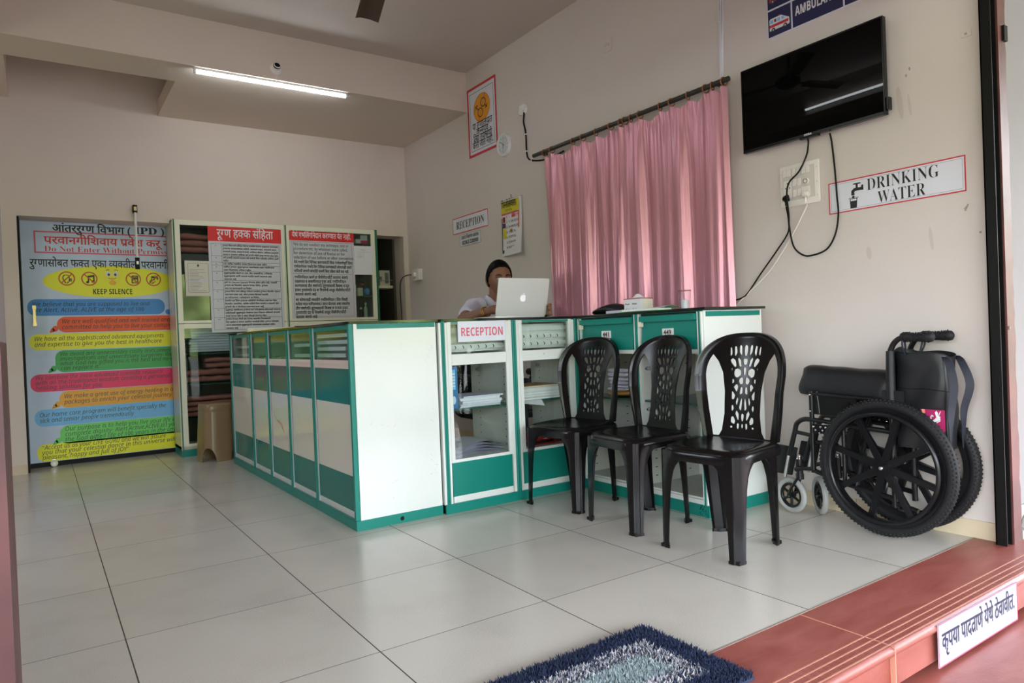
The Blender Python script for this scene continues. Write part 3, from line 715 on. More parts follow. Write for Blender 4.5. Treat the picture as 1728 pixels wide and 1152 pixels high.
def cupboards():
    Y0, Y1 = 4.43, 4.775; mods = [(0.765,1.685),(1.685,2.58)]
    for k, (xa, xb) in enumerate(mods):
        r = thing('glazed_cupboard', 'tall glass-fronted cupboard with the long rights chart stuck on its pane' if k == 0 else 'tall glass-fronted cupboard with medicine bottles beside the bilingual notice', 'cupboard', ((xa+xb)/2,Y0,0), 0, 'glass-fronted cupboards in the back opening')
        w = xb-xa; h = w/2; H = 1.985; d = Y1-Y0
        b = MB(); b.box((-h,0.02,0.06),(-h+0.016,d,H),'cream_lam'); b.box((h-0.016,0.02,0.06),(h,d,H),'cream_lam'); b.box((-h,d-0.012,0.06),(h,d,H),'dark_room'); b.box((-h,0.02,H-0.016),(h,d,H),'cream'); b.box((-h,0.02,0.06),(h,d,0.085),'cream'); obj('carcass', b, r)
        b = MB(); b.box((-h,0.0,0),(h,d,0.06),'green'); obj('plinth', b, r)
        b = MB(); b.box((-h+0.004,-0.005,0.0),(-h+0.015,0.02,H),'green_dark'); b.box((-h,-0.004,0.06),(-h+0.004,0.02,H),'cream')
        if k == 1: b.box((h-0.022,-0.004,0.0),(h,0.02,H),'green_dark')
        obj('edge_post', b, r)
        u0, u1 = -h+0.016, h-(0.024 if k else 0.004)
        for (z0, z1) in ((1.115,1.98),(0.085,1.11)):
            f = MB(); t = 0.040
            f.box((u0,-0.006,z0),(u0+t,0.018,z1),'cream'); f.box((u1-t,-0.006,z0),(u1,0.018,z1),'cream'); f.box((u0+t,-0.006,z1-t),(u1-t,0.018,z1),'cream'); f.box((u0+t,-0.006,z0),(u1-t,0.018,z0+t*0.55),'cream')
            dr = obj('glass_door', f, r, bevel=0.002)
            g = MB(); g.box((u0+t,0.004,z0+0.022),(u1-t,0.009,z1-t),'glass'); obj('pane', g, dr, smooth=None)
        for z in (0.31,0.60,0.86,1.105,1.345,1.70,1.852):
            if (k == 0 and z in (1.345,1.852)) or (k == 1 and z in (1.70,)): continue
            b = MB(); b.box((-h+0.016,0.03,z-0.01),(h-0.016,d-0.012,z),'glass_green_edge'); obj('shelf', b, r)
    # things on the shelves seen through the left cupboard
    G = 'folded brown blankets in the cupboard'
    folded('folded_blanket',0.82,1.60,4.47,4.72,1.713,0.17,'cloth_brown','brown folded blanket on the top shelf behind the rights chart',G,seed=3)
    folded('folded_blanket',0.83,1.55,4.47,4.72,0.325,0.085,'cloth_brown','lowest reddish brown folded blanket beside the stool',G,seed=4,layers=2)
    folded('folded_blanket',0.83,1.55,4.47,4.72,0.412,0.085,'cloth_brown','reddish brown folded blanket lying on the lowest blanket behind the stool',G,seed=5,layers=2)
    folded('folded_blanket',0.83,1.20,4.47,4.72,0.613,0.115,'cloth_brown','loosely folded brown blanket on the shelf just above the stool top',G,seed=6,layers=2)
    folded('folded_blanket',1.00,1.50,4.47,4.72,0.731,0.095,'cloth_brown','brown blanket folded to a point, lying highest above the stool',G,seed=8,layers=2)
    b = MB(); b.box((0.84,4.48,1.118),(1.6,4.74,1.325),'cloth_red'); 
    rr = random.Random(3); b = MB()
    for k in range(9): b.rbox((0.87+rr.uniform(-.01,.01),4.47+rr.uniform(0,.01),0.872+k*0.022),(1.5,4.73,0.891+k*0.022),0.01,'lilac')
    tag(obj('sheet_stack', b), 'tall stack of white folded sheets below the rights chart', 'linen')
    # chart, notice, certificate and loose sheet on the panes
    YS = 4.424
    def sheet(name, u0, v0, u1, v1, mat, label, cat, th=0.004):
        P = Plane((u0, YS-0.0005, v0),(1,0,0)); b = MB(); P.slab(b,0,0,u1-u0,v1-v0,0,th,mat)
        o = tag(obj(name, b, smooth=None), label, cat); return o, Plane((u0,YS-0.0005-th,v0),(1,0,0)), u1-u0, v1-v0
    o, P, w, h = sheet('notice_board',1.037,1.032,1.652,1.937,'board_grey','long grey chart of numbered rights under a red title band','notice')
    b = MB(); P.rect(b,0,h-0.125,w,h,'red_ink'); obj('title_band', b, o, smooth=None)
    b = MB(); P.text(b,'रूग्ण हक्क संहिता',w/2,h-0.088,0.105,'paper',width=0.47,align='C',bold=0.012); obj('title_text', b, o, smooth=None)
    b = MB(); ut, ub = 0.02, 0.045
    hs = [4,2,1,2,3,3,3,3,3,4]; tot = sum(hs); top = h-0.145; H = top-0.02; P.frame(b,0.02,0.02,w-0.02,top,0.002,'ink_soft'); P.rect(b,0.105,0.02,0.107,top,'ink_soft')
    rows = ['रुग्णाला किंवा त्याने प्राधिकृत केलेल्या व्यक्तीला आपल्या आजाराच्या उपचाराबाबत','रुग्णाच्या आजारासंबंधात माहिती, आजाराचे स्वरूप, आजाराचे कारण,','करावयाचे उपचार, उपचाराचे फायदे, अपेक्षित परिणाम, अपेक्षित गुंतागुंतीची','शक्यता व उपचारांचा अपेक्षित खर्च इत्यादी माहिती जाणून घेण्याचा हक्क राहील.',
     'स्त्री रुग्णाची तपासणी करताना स्त्री कर्मचारी किंवा नातेवाईक उपस्थित असणे','राहील.','HIV बाधित व्यक्तीला उपचार मिळण्याचा हक्क राहील.','संबंधित रुग्णाला शुश्रूषागृहाच्या व्यवस्थेबाबत तक्रार नोंदविण्याचा','तक्रार निवारणाचा अधिकार राहील.',
     'शुश्रूषागृहातील सेवांचे दर (नाव, सेवा, तपासणी दर, व निकाल)','शुश्रूषागृहाच्या दर्शनी भागावर मराठीत लावणे आवश्यक आहे.','आवश्यक आहे.','दुसरे मत (Second Opinion) घेण्याचा हक्क राहील आहे, त्यासाठी','रुग्णाला सर्व वैद्यकीय अहवाल देण्यात येतील / रुग्णाला','स्वतःच्या कागदपत्रांची प्रत मिळेल.',
     'रुग्णाला किंवा त्याने प्राधिकृत केलेल्या व्यक्तीला रुग्णाच्या वैद्यकीय अहवाल','पाहण्याचा हक्क आहे, तसेच रुग्णाला डिस्चार्ज कार्डाची','प्रत मागितल्यास / नातेवाईकांना प्रत मिळेल.','देणगीचे मार्ग किंवा रुग्णाच्या माहितीची गोपनीयता राखण्यात येईल,','वैद्यकीय, सामाजिक, आर्थिक माहिती किंवा चाचणी व तपासणी वेळी','रुग्णाची नोंद व गोपनीयता राखण्याचा हक्क आहे.',
     'शुश्रूषागृह चालविताना रुग्णांच्या सर्व नातेवाईकांना कोणत्याही प्रकारच्या','माहितीसाठी शुश्रूषागृहात नेमलेल्या तक्रार निवारण अधिकारी यांच्याशी','संपर्क साधता येईल व तक्रार नोंदवही ठेवण्यात येईल.','रुग्णांना देण्यात येणारे सर्व उपचार शासकीय नियमांप्रमाणे','दिले जातील व त्यांच्या तक्रारींवर कार्यवाही होईल. रुग्ण व नातेवाईक','यांच्या हक्कांबाबत शुश्रूषागृहाची व्यवस्थापक जबाबदार राहील.','जबाबदार आहे.']
    li = 0; v = top
    t = MB()
    for k, n in enumerate(hs):
        hh = H*n/tot; lh = hh/n
        P.text(t,'१२३४५६७८९'[k]+')' if k < 9 else '१०)',0.05,v-lh*0.75,lh*0.62,'ink',0.0016)
        for i in range(n):
            s = rows[li]; li += 1
            P.text(t,s,0.115,v-lh*(i+0.76),lh*0.72,'ink',0.0016,maxw=w-0.145,bold=0.02)
        v -= hh
        if k < 9: P.rect(b,0.02,v-0.001,w-0.02,v+0.001,'ink_soft')
    obj('ruled_table', b, o, smooth=None); obj('printed_lines', t, o, smooth=None, raw=True)
    o, P, w, h = sheet('notice_board',1.724,1.137,2.337,1.935,'board_grey','grey two-language notice with red heading on the second cupboard','notice')
    b = MB(); P.rect(b,0,h-0.085,w,h,'red_ink'); obj('title_band', b, o, smooth=None)
    b = MB(); P.text(b,'येथे गर्भलिंगनिदान करण्यात येत नाही.',w/2,h-0.057,0.07,'paper',width=0.56,align='C',bold=0.012); obj('title_text', b, o, smooth=None)
    b = MB(); P.frame(b,0.022,0.012,w-0.022,h-0.095,0.0022,'cloth_brown'); P.rect(b,0.03,0.408,w-0.03,0.4095,'ink_soft'); obj('border', b, o, smooth=None)
    en = ['We do not conduct any technique, test or','procedure etc. by whatever name called,','for detection of sex of foetus or for','selection of sex before or after conception.']
    p1 = ['येथे गर्भाचे लिंग निश्चित करण्यासाठी किंवा गर्भधारणेपूर्वी किंवा','गर्भधारणेनंतर गर्भाचे लिंग निश्चित करण्यासाठी कोणत्याही प्रकारे','सांगितली जाणारी कोणतीही चाचणी किंवा प्रक्रिया केली जात नाही.']
    p2 = ['गर्भलिंगनिदान करणे हा पीसीपीएनडीटी कायद्या अंतर्गत','दखलपात्र व अजामीनपात्र गुन्हा आहे. गर्भलिंगनिदान','करणाऱ्यास तीन वर्षापर्यंत तुरुंगवासाची शिक्षा व दहा','हजार रुपयांपर्यंत दंड या शिक्षेची तरतूद पीसीपीएनडीटी','कायद्या अंतर्गत आहे.']
    p3 = ['जर कोणत्याही व्यक्तीने गर्भलिंगनिदान / लिंग निवडी','करीता मदत मागितल्यास / प्राप्त केल्यास अशा व्यक्तीस','तीन वर्षापर्यंत तुरुंगवासाची शिक्षा व पन्नास हजार','रुपयांपर्यंत दंड या शिक्षेची तरतूद पीसीपीएनडीटी','कायद्या अंतर्गत आहे.']
    t = MB(); v = h-0.133
    for s in en: P.text(t,s,0.034,v,0.042,'ink',0.0016,width=0.0128*len(s)+0.012); v -= 0.0395
    v -= 0.004
    for s in p1: P.text(t,s,0.034,v,0.036,'ink',0.0016,width=0.0093*len(s)-0.04,bold=0.02); v -= 0.0405
    v -= 0.016
    for s in p2: P.text(t,s,0.034,v,0.036,'ink',0.0016,width=0.0102*len(s)-0.005,bold=0.02); v -= 0.039
    v -= 0.012
    for s in p3: P.text(t,s,0.034,v,0.036,'ink',0.0016,width=0.0102*len(s)-0.005,bold=0.02); v -= 0.039
    obj('printed_lines', t, o, smooth=None, raw=True)
    o, P, w, h = sheet('certificate',0.846,1.342,1.052,1.640,'paper_warm','framed certificate sheet stuck on the left cupboard pane','certificate',0.003)
    b = MB(); P.rrect(b,0.022,0.03,w-0.022,h-0.02,0.012,'ink_soft'); P.rrect(b,0.024,0.032,w-0.024,h-0.022,0.011,'paper_warm',0.0014); P.ell(b,w/2,h-0.04,0.008,0.011,'ink_soft',0.002,14)
    for k in range(16):
        ww = random.Random(k).uniform(0.4,0.95)
        P.rect(b,0.034,h-0.075-k*0.012,0.034+(w-0.07)*ww,h-0.0725-k*0.012,'ink_faint',0.002)
    P.rect(b,0.03,0.13,w-0.03,0.145,'lilac',0.0018); obj('printed_lines', b, o, smooth=None)
    YS = 4.4235
    b = MB(); P = Plane((2.333,4.4225,1.545),(1,0,0)); w, h = 0.195, 0.277
    for s in (0,1):
        b.grid(lambda u, v: P.p(u*w, v*h, 0.001+s*0.0012+0.012*(1-v)**2*(0.4+0.6*u)), 8, 10, 'paper')
    o = tag(obj('paper_sheet', b), 'white printed list taped on the right cupboard pane', 'paper')
    b = MB()
    for k in range(13): b.add([P.p(0.035,h-0.075-k*0.013,0.0035),P.p(0.035+random.Random(k).uniform(0.03,0.06),h-0.075-k*0.013,0.0035),P.p(0.09,h-0.0735-k*0.013,0.0035),P.p(0.035,h-0.0735-k*0.013,0.0035)],[(0,1,2,3)],'ink_faint')
    P.rect(b,0.07,h-0.04,0.12,h-0.037,'ink_faint',0.004); P.rect(b,0.03,h-0.060,0.16,h-0.0585,'ink_faint',0.004); P.rect(b,0.10,h-0.235,0.101,h-0.06,'ink_faint',0.004); obj('printed_lines', b, o, smooth=None)
    # medicine on the right cupboard shelves
    def carton(x, y, z, w, d, h, mats, label, grp):
        b = MB(); b.box((x-w/2,y,z),(x+w/2,y+d,z+h),mats[0]); o = tag(obj('carton', b, bevel=0.001), label, 'box', grp)
        if len(mats) > 1: b = MB(); Plane((x,y,z),(1,0,0)).rect(b,-w/2,0,w/2,h*0.4,mats[1],0.0008); obj('colour_band', b, o, smooth=None)
    GC = 'cartons in the right cupboard'
    carton(2.475,4.50,1.853,0.07,0.06,0.085,('white','b_pink'),'tall white and pink carton on the top right shelf',GC); carton(2.415,4.50,1.853,0.05,0.05,0.045,('white',),'small white carton beside the pink one on the top right shelf',GC)
    carton(2.355,4.50,1.346,0.04,0.06,0.11,('white','b_pink'),'white and pink carton beside the bilingual notice',GC); carton(2.415,4.50,1.346,0.055,0.06,0.08,('paper_warm',),'cream carton under the hanging plastic bag',GC)
    def bottle(x, y, z, r_, h, mat, cap, label):
        b = MB(); b.lathe([(r_,0),(r_,h*0.7),(r_*0.45,h*0.82),(r_*0.45,h*0.9)],16,mat); b.v = [(p[0]+x,p[1]+y,p[2]+z) for p in b.v]
        o = tag(obj('bottle', b), label, 'bottle', 'bottles in the right cupboard')
        c = MB(); c.cyl((x,y,z+h*0.88),(x,y,z+h),r_*0.55,None,14,cap); obj('bottle_cap', c, o)
    bottle(2.432,4.54,1.106,0.019,0.13,'bottle_brown','white','dark brown medicine bottle with white cap'); bottle(2.475,4.53,1.106,0.020,0.175,'bottle_green','white','pale green tall bottle beside the brown one')
    bottle(2.36,4.54,1.106,0.015,0.075,'bottle_green','white','short bottle beside the notice edge'); bottle(2.357,4.52,1.853,0.016,0.07,'bottle_brown','white','small dark bottle with white cap on the topmost shelf')
    b = MB(); rr = random.Random(2); b.sphere((2.495,4.53,1.392),(0.032,0.03,0.042),'b_blue',14,10); b.sphere((2.50,4.52,1.44),(0.025,0.025,0.03),'glass_clear',12,8)
    tag(obj('plastic_pouch', b), 'blue and clear plastic pouch on the middle right shelf', 'pouch')
    b = MB(); b.sphere((2.44,4.56,1.45),(0.05,0.03,0.045),'plastic_clear',14,10); b.sphere((2.455,4.55,1.462),(0.02,0.015,0.012),'red_orange',10,8); b.sphere((2.465,4.60,1.40),(0.030,0.028,0.030),'plastic_clear',10,8)
    tag(obj('plastic_bag', b), 'crumpled clear plastic bag with an orange packet inside', 'bag')
M('ink_faint', (0.22,0.22,0.24,1), 0.7); M('bottle_brown', (0.02,0.008,0.004,1), 0.15); M('bottle_green', (0.45,0.60,0.50,1), 0.2)
cupboards()
def niche_rack():
    r = thing('metal_rack', 'small steel rack standing in the dark opening beside the cupboards', 'rack', (2.76,4.86,0))
    b = MB()
    for x in (-0.17,0.19):
        for y in (-0.06,0.16): b.cyl((x,y,0),(x-0.012 if x > 0 else x,y,1.56),0.006,None,10,'steel')
    obj('upright', b, r)
    for z in (1.475,1.05,0.6,0.2):
        b = MB(); b.box((-0.172,-0.06,z-0.028),(0.185,0.16,z),'cream'); obj('shelf', b, r)
    b = MB(); b.cyl((-0.17,-0.06,1.53),(0.18,-0.06,1.53),0.004,None,8,'steel'); obj('guard_rail', b, r)
    b = MB(); b.box((-0.06,-0.02,0),(0.06,0.03,0.165),'paper_warm'); b.box((-0.062,-0.0215,0.05),(-0.035,-0.0205,0.10),'ink_faint'); b.box((0.0,-0.0215,0.03),(0.04,-0.0205,0.14),'ink_faint')
    tag(obj('carton', b, loc=(2.845,4.89,1.475)), 'cream printed carton standing on the small steel rack', 'box')
niche_rack()
def stool():
    r = thing('plastic_stool', 'brown plastic stool standing before the left cupboard', 'stool', (0.975,4.10,0), R(8))
    # square-round shell with four arched feet
    b = MB(); nU = 96; rows = [(0.0,0.140),(0.03,0.139),(0.06,0.137),(0.085,0.135),(0.11,0.134),(0.20,0.129),(0.30,0.123),(0.40,0.117),(0.415,0.119),(0.44,0.117),(0.455,0.112),(0.462,0.100)]
    def pt(a, z, s):
        c, q = math.cos(a), math.sin(a); m = (abs(c)**3.4+abs(q)**3.4)**(-1/3.4); g = 1-0.022*max(0,math.cos(4*a+math.pi))**6*(1 if 0.05 < z < 0.40 else 0)
        return (s*m*c*g, s*m*q*g, z)
    zs = [q[0] for q in rows]; ss = [q[1] for q in rows]
    def D(U, V):
        a = (U % (math.pi/2))-math.pi/4
        arch = 0.112*np.sqrt(np.clip(1-(a/0.40)**2, 0, 1))
        return np.where(np.abs(a) < 0.40, np.maximum((arch-V), -0.05), -0.05)
    sdf_plate(b, D, 0, 2*math.pi, 0.0, 0.462, 0.0065, 0.004, lambda u, v, w: pt(u, v, float(np.interp(v, zs, ss))+w), 'stool')
    obj('stool_body', b, r, smooth=50)
    b = MB(); n = 48; b.add([pt(2*math.pi*j/n, 0.462, 0.1005) for j in range(n)], [list(range(n))], 'stool'); obj('stool_top', b, r)
stool()
# ================================================================== reception counters
def holes(b, x, y0, y1, z0, z1, side, n=5, mat='black'):
    for y in (y0, y1):
        for k in range(n):
            z = z0+(z1-z0)*k/(n-1); b.box((x-0.0008,y-0.003,z-0.003),(x+0.0008,y+0.003,z+0.003),mat)
def post(b, x0, x1, z0=0.0, z1=0.993, y=-0.006, half=0):
    w = x1-x0
    if half:
        s = 1 if half == 2 else -1; e = x0 if half == 2 else x1
        for a, c, m, yy in ((0.0,0.44,'green',y),(0.44,1.0,'white_lam',y+0.004)): b.box((min(e+s*w*a,e+s*w*c),yy,z0),(max(e+s*w*a,e+s*w*c),0.02,z1),m)
        b.tube([(e+s*w*0.22,y+0.002,z0),(e+s*w*0.22,y+0.002,z1)],w*0.20,8,'green'); return
    b.box((x0,y+0.004,z0),(x0+w*0.28,0.02,z1-0.006),'white_lam'); b.box((x1-w*0.28,y+0.004,z0),(x1,0.02,z1-0.006),'white_lam')
    b.tube([((x0+x1)/2-w*0.12,y+0.006,z0),((x0+x1)/2-w*0.12,y+0.006,z1)],w*0.12,8,'green'); b.tube([((x0+x1)/2+w*0.12,y+0.006,z0),((x0+x1)/2+w*0.12,y+0.006,z1)],w*0.12,8,'green')
    b.box(((x0+x1)/2-w*0.24,y+0.004,z0),((x0+x1)/2+w*0.24,0.02,z1),'green')
M('runner_grey', (0.50,0.52,0.50,1), 0.4); M('scuff', (0.50,0.47,0.42,1), 0.6)
def counter_a():
    ys = [1.275,1.845,2.298,2.745,3.175,3.79]; X = 1.045; D = 0.455
    labels = ['green and cream counter unit nearest the corner, with the white end panel','second green and cream counter unit from the corner','third green and cream counter unit from the corner, scratched below its dark band','fourth green and cream counter unit from the corner','farthest green and cream counter unit, beside the brown stool']
    for k in range(5):
        ya, yb = ys[k], ys[k+1]; w = yb-ya
        r = thing('counter_unit', labels[k], 'counter', (X,yb,0), R(-90), 'counter units along the passage')
        b = MB(); b.box((0,-0.012,0),(w,D,0.048),'green'); obj('plinth', b, r, bevel=0.002)
        w0 = 0.0112; w1 = w-0.0112 if k else w-0.021
        b = MB(); b.box((w0,0.004,0.048),(w1,0.014,0.080),'alu'); obj('bottom_rail', b, r, bevel=0.001)
        b = MB(); b.box((w0,0.003,0.776),(w1,0.014,0.797),'cream_lam'); b.box((w0,0.0,0.797),(w1,0.014,0.819),'cream_lam'); obj('middle_rail', b, r, bevel=0.001)
        b = MB(); b.box((w0,0.003,0.968),(w1,0.014,0.993),'green'); obj('top_rail', b, r, bevel=0.001)
        for z0, z1 in ((0.080,0.252),(0.601,0.776)):
            b = MB(); b.box((w0,0.006,z0),(w1,0.012,z1),'green_lam'); obj('green_band', b, r)
        b = MB(); b.box((w0,0.006,0.252),(w1,0.012,0.601),'cream_lam'); obj('cream_panel', b, r)
        if k == 2:
            b = MB(); P = Plane((0,0.006,0),(1,0,0)); P.line(b,[(0.03,0.50),(0.12,0.43),(0.25,0.385),(0.28,0.36)],0.004,'kraft',0.0008); P.line(b,[(0.14,0.425),(0.24,0.41),(0.27,0.37)],0.006,'kraft',0.0009); obj('scratch', b, r, smooth=None)
        g = MB(); g.box((0.012,0.004,0.819),(w-0.012,0.008,0.968),'glass'); obj('pane', g, r, smooth=None)
        b = MB()
        b.box((0.0,-0.010,0.03),(0.011,0.02,0.993),'green'); obj('edge_post', b, r)
        b = MB(); b.box((0.0115,-0.002,0.05),(0.0195,0.004,0.99),'runner_grey'); obj('runner', b, r)
        b = MB(); b.box((w-(0.011 if k else 0.020),-0.010,0.03),(w,0.02,0.993),'green'); obj('edge_post', b, r)
        b = MB(); b.box((0,0.014,0.048),(0.008,D,0.985),'white_in'); b.box((w-0.008,0.014,0.048),(w,D,0.985),'white_in'); b.box((0.008,D-0.008,0.048),(w-0.008,D,0.80),'white_in'); b.box((0.008,0.014,0.79),(w-0.008,D,0.80),'white_in'); obj('carcass', b, r)
        if k == 0:
            b = MB()
            for z in (0.832,0.866,0.900,0.934): b.rbox((0.025,0.02,z),(w-(0.13 if z < 0.89 else 0.02),0.05,z+0.019),0.004,'white')
            obj('card_rail', b, r)
            b = MB(); b.box((w-0.12,0.05,0.801),(w-0.02,0.25,0.885),'black'); obj('drawer_tray', b, r)
            e = MB(); e.box((w-0.0005,0.012,0.048),(w+0.006,D,0.992),'white_lam'); ep = obj('end_panel', e, r)
            e = MB(); P = Plane((w+0.0062,0,0),(0,1,0)); rr = random.Random(6)
            for q in range(26):
                a, c = rr.choice([rr.uniform(0.06,0.26),rr.uniform(0.36,0.43)]), rr.choice([rr.uniform(0.80,0.88),rr.uniform(0.1,0.7)]); l, g = rr.uniform(0.004,0.022), rr.uniform(-1.2,1.2)
                P.line(e,[(a,c),(a+l*math.cos(g),c+l*math.sin(g))],rr.uniform(0.0008,0.0018),'scuff',0.0004)
            obj('scuff_marks', e, ep, smooth=None)
            e = MB(); e.box((w+0.0055,0.030,0.968),(w+0.0085,D-0.005,0.992),'green'); obj('end_trim', e, r); e = MB(); e.box((w,-0.012,0),(w+0.010,D,0.048),'green'); P = Plane((w+0.0102,0,0),(0,1,0)); P.ell(e,0.225,0.022,0.011,0.011,'black',0.0006,20); obj('end_plinth', e, r)
        elif k in (2,3):
            b = MB(); rr = random.Random(k)
            for q in range(26):
                x = 0.03+q*(w-0.06)/26; b.box((x,0.04,0.801),(x+rr.uniform(0.006,0.012),0.16,0.801+rr.uniform(0.012,0.034)),rr.choice(['kraft','paper_warm','paper','cloth_brown']))
            b2 = obj('record_cards', b, r); b2['kind'] = 'stuff'
        else:
            b = MB(); b.box((0.03,0.03,0.83),(w-0.03,0.06,0.848),'white'); b.box((0.03,0.03,0.89),(w-0.03,0.06,0.908),'white'); obj('card_rail', b, r)
    def top(name, pts, label):
        b = MB(); b.prism(pts, 0.9935, 1.006, 'black_top'); tag(obj(name, b, bevel=0.0015), label, 'worktop')
    top('worktop', [(1.032,1.262),(1.518,1.262),(1.518,3.80),(1.032,3.80)], 'long black glass top over the green and cream counter units')
    top('worktop', [(1.520,1.243),(2.475,1.243),(2.475,1.72),(1.520,1.72)], 'black glass top carrying the open laptop')
    top('worktop', [(2.405,0.283),(2.868,0.283),(2.868,1.242),(2.405,1.242)], 'black glass top carrying the papers and the tissue box')
    # light strip lying on the far end of the top
    b = MB(); b.box((1.10,3.46,1.0062),(1.52,3.50,1.040),'cream'); b.box((1.115,3.4585,1.018),(1.125,3.460,1.028),'brass')
    tag(obj('tray_strip', b, bevel=0.002), 'long cream strip standing on the far end of the black glass top', 'strip')
def counter_b():
    Y = 1.255; D = 0.45; mods = [(1.528,1.974),(1.974,2.420)]
    labs = ['glass-fronted counter unit with the reception paper on it','glass-fronted counter unit holding brown covered registers, behind the farthest chair']
    for k, (xa, xb) in enumerate(mods):
        w = xb-xa; r = thing('counter_unit', labs[k], 'counter', (xa,Y,0), 0, 'glass-fronted counter units facing the entrance')
        b = MB(); b.box((-0.020 if k == 0 else 0,-0.012,0),(w+(0.03 if k else 0),D,0.049),'green'); obj('plinth', b, r, bevel=0.002)
        b = MB(); b.box((0.034,0,0.049),(w-0.038,0.014,0.082),'white_lam'); obj('bottom_strip', b, r)
        b = MB(); b.box((0.034,0.002,0.082),(w-0.038,0.014,0.258),'green'); obj('green_panel', b, r)
        b = MB(); t = 0.022; x0, x1 = 0.0285+0.005*k, w-0.0335 if k == 0 else w-0.0375
        for z0, z1, tb in ((0.258,0.776,0.016),(0.776,0.990,0.045)):
            b.box((x0,-0.004,z0),(x0+t,0.014,z1),'white_lam'); b.box((x1-t,-0.004,z0),(x1,0.014,z1),'white_lam'); b.box((x0+t,-0.004,z0),(x1-t,0.014,z0+tb),'white_lam')
            b.box((x0+t,-0.004,z1-0.012),(x1-t,0.014,z1),'white_lam' if z1 < 0.9 else 'green')
        if k == 1:
            for x in (0.20,0.34): b.box((x,-0.0055,0.793),(x+0.007,-0.004,0.801),'steel')
        fr = obj('glass_door', b, r, bevel=0.0015)
        g = MB(); g.box((x0+t,0.002,0.272),(x1-t,0.006,0.766),'glass_clear'); g.box((x0+t,0.002,0.82),(x1-t,0.006,0.978),'glass_clear'); obj('pane', g, fr, smooth=None)
        b = MB()
        if k == 0: post(b,-0.020,0.028); obj('edge_post', b, r); b = MB(); post(b,w-0.033,w+0.0,half=1)
        else: post(b,0,0.033,half=2); obj('edge_post', b, r); b = MB(); post(b,w-0.037,w+0.034)
        obj('edge_post', b, r)
        b = MB(); b.box((0.0,0.02,0.049),(0.010,D,0.99),'white_in'); b.box((w-0.012,0.02,0.049),(w-0.002,D,0.99),'white_in'); b.box((0.01,0.02,0.06),(w-0.012,D,0.07),'white_in'); b.box((0.01,0.02,0.262),(w-0.012,D,0.270),'white_in'); obj('carcass', b, r)
        b = MB()
        for y in (0.09,0.36): 
            for q in range(11):
                z = 0.30+q*0.042; b.box((w-0.0128,y-0.0032,z-0.0032),(w-0.0118,y+0.0032,z+0.0032),'black')
        obj('peg_hole', b, r)
        b = MB(); b.box((0.010,0.055 if k else 0.02,0.525),(w-0.012,D-0.02,0.535),'glass_green_edge'); obj('shelf', b, r)
        b = MB()
        for z in (0.845,0.888,0.930): 
            b.rbox((0.03,0.06,z),(w-0.02,0.085,z+0.026),0.005,'white')
        for q in range(7):
            x = 0.06+q*0.048
            for z in ((0.858,) if k == 0 else (0.858,0.901)): b.tube([(x,0.058,z+0.006),(x+0.002,0.050,z-0.004),(x-0.002,0.052,z-0.010)],0.0018,6,'black')
        b.box((0.05,0.085,0.83),(w-0.02,0.10,0.97),'white_in'); obj('index_rail', b, r)
        for z, s in ((0.70,'407' if k == 0 else '4034'),(0.49,'408' if k == 0 else '4035')):
            b = MB(); P = Plane((w-0.013,0.34,z),(0,1,0)); P = Plane((w-0.0125,0.40,z),(0,-1,0)); P.rect(b,0,0,0.05,0.032,'paper_warm'); P.text(b,s,0.025,0.006,0.028,'ink',width=0.042,align='C'); obj('number_label', b, r, smooth=None)
        b = MB(); b.box((0.01,D-0.006,0.80),(w-0.012,D,0.99),'white_in'); obj('back_panel', b, r)
    def stack(x0, x1, y0, y1, z, n, mats, name, group, lab, cat, th=(0.003,0.008), jit=0.012, seed=1):
        rr = random.Random(seed)
        for i in range(n):
            t = rr.uniform(*th); dx, dy, a = rr.uniform(-jit,jit), rr.uniform(-jit,jit), rr.uniform(-0.04,0.04)
            b = MB(); b.box((-(x1-x0)/2,-(y1-y0)/2,0),((x1-x0)/2,(y1-y0)/2,t),mats[i % len(mats)]); 
            o = obj(name, b, loc=((x0+x1)/2+dx,(y0+y1)/2+dy,z), rotz=a); z += t+0.0002
            tag(o, lab(i, n), cat, group)
        return z
    nm = ['lowest','second','third','fourth','fifth','sixth','seventh','eighth','ninth','tenth']
    pos = lambda i, n: 'topmost' if i == n-1 else nm[i]
    stack(1.655,1.905,1.29,1.50,0.5355,9,['paper','paper','lilac'],'paper_pad','white pads on the left counter shelf',lambda i, n: pos(i,n)+' white pad of the pile beside the blue box file','paper pad',(0.003,0.009),0.015,4)
    z = stack(2.02,2.36,1.33,1.55,0.5355,7,['paper','paper_warm','paper'],'register','registers on the right counter shelf',lambda i, n: pos(i,n)+' pale register of the pile under the brown covered book','register',(0.007,0.013),0.012,9)
    b = MB(); b.box((-0.16,-0.11,0),(0.16,0.11,0.012),'kraft'); b.box((-0.158,-0.1105,0.002),(0.158,0.108,0.010),'paper_warm'); tag(obj('register', b, loc=(2.18,1.44,z), rotz=0.05), 'brown covered register lying on top of the pale pile', 'register', 'registers on the right counter shelf')
    b = MB(); 
    b.grid(lambda u, v: (2.036+0.15*u-0.01*v, 1.272+0.21*v, 0.5365+0.0005*(1-u)-0.9*max(0,0.20-v)**2*(0.35+0.65*u)), 8, 8, 'paper'); tag(obj('paper_sheet', b), 'loose white sheet drooping over the right shelf edge', 'paper')
    b = MB(); b.box((1.578,1.275,0.5355),(1.622,1.52,0.755),'blue_box'); o = tag(obj('box_file', b, bevel=0.002), 'blue box file standing at the left end of the counter shelf', 'file')
    b = MB(); P = Plane((1.578,1.275,0.5355),(1,0,0)); P.rect(b,0.005,0.10,0.030,0.205,'b_sky',0.0008); 
    for k in range(5): P.rect(b,0.007,0.115+k*0.016,0.027,0.122+k*0.016,'paper',0.0014)
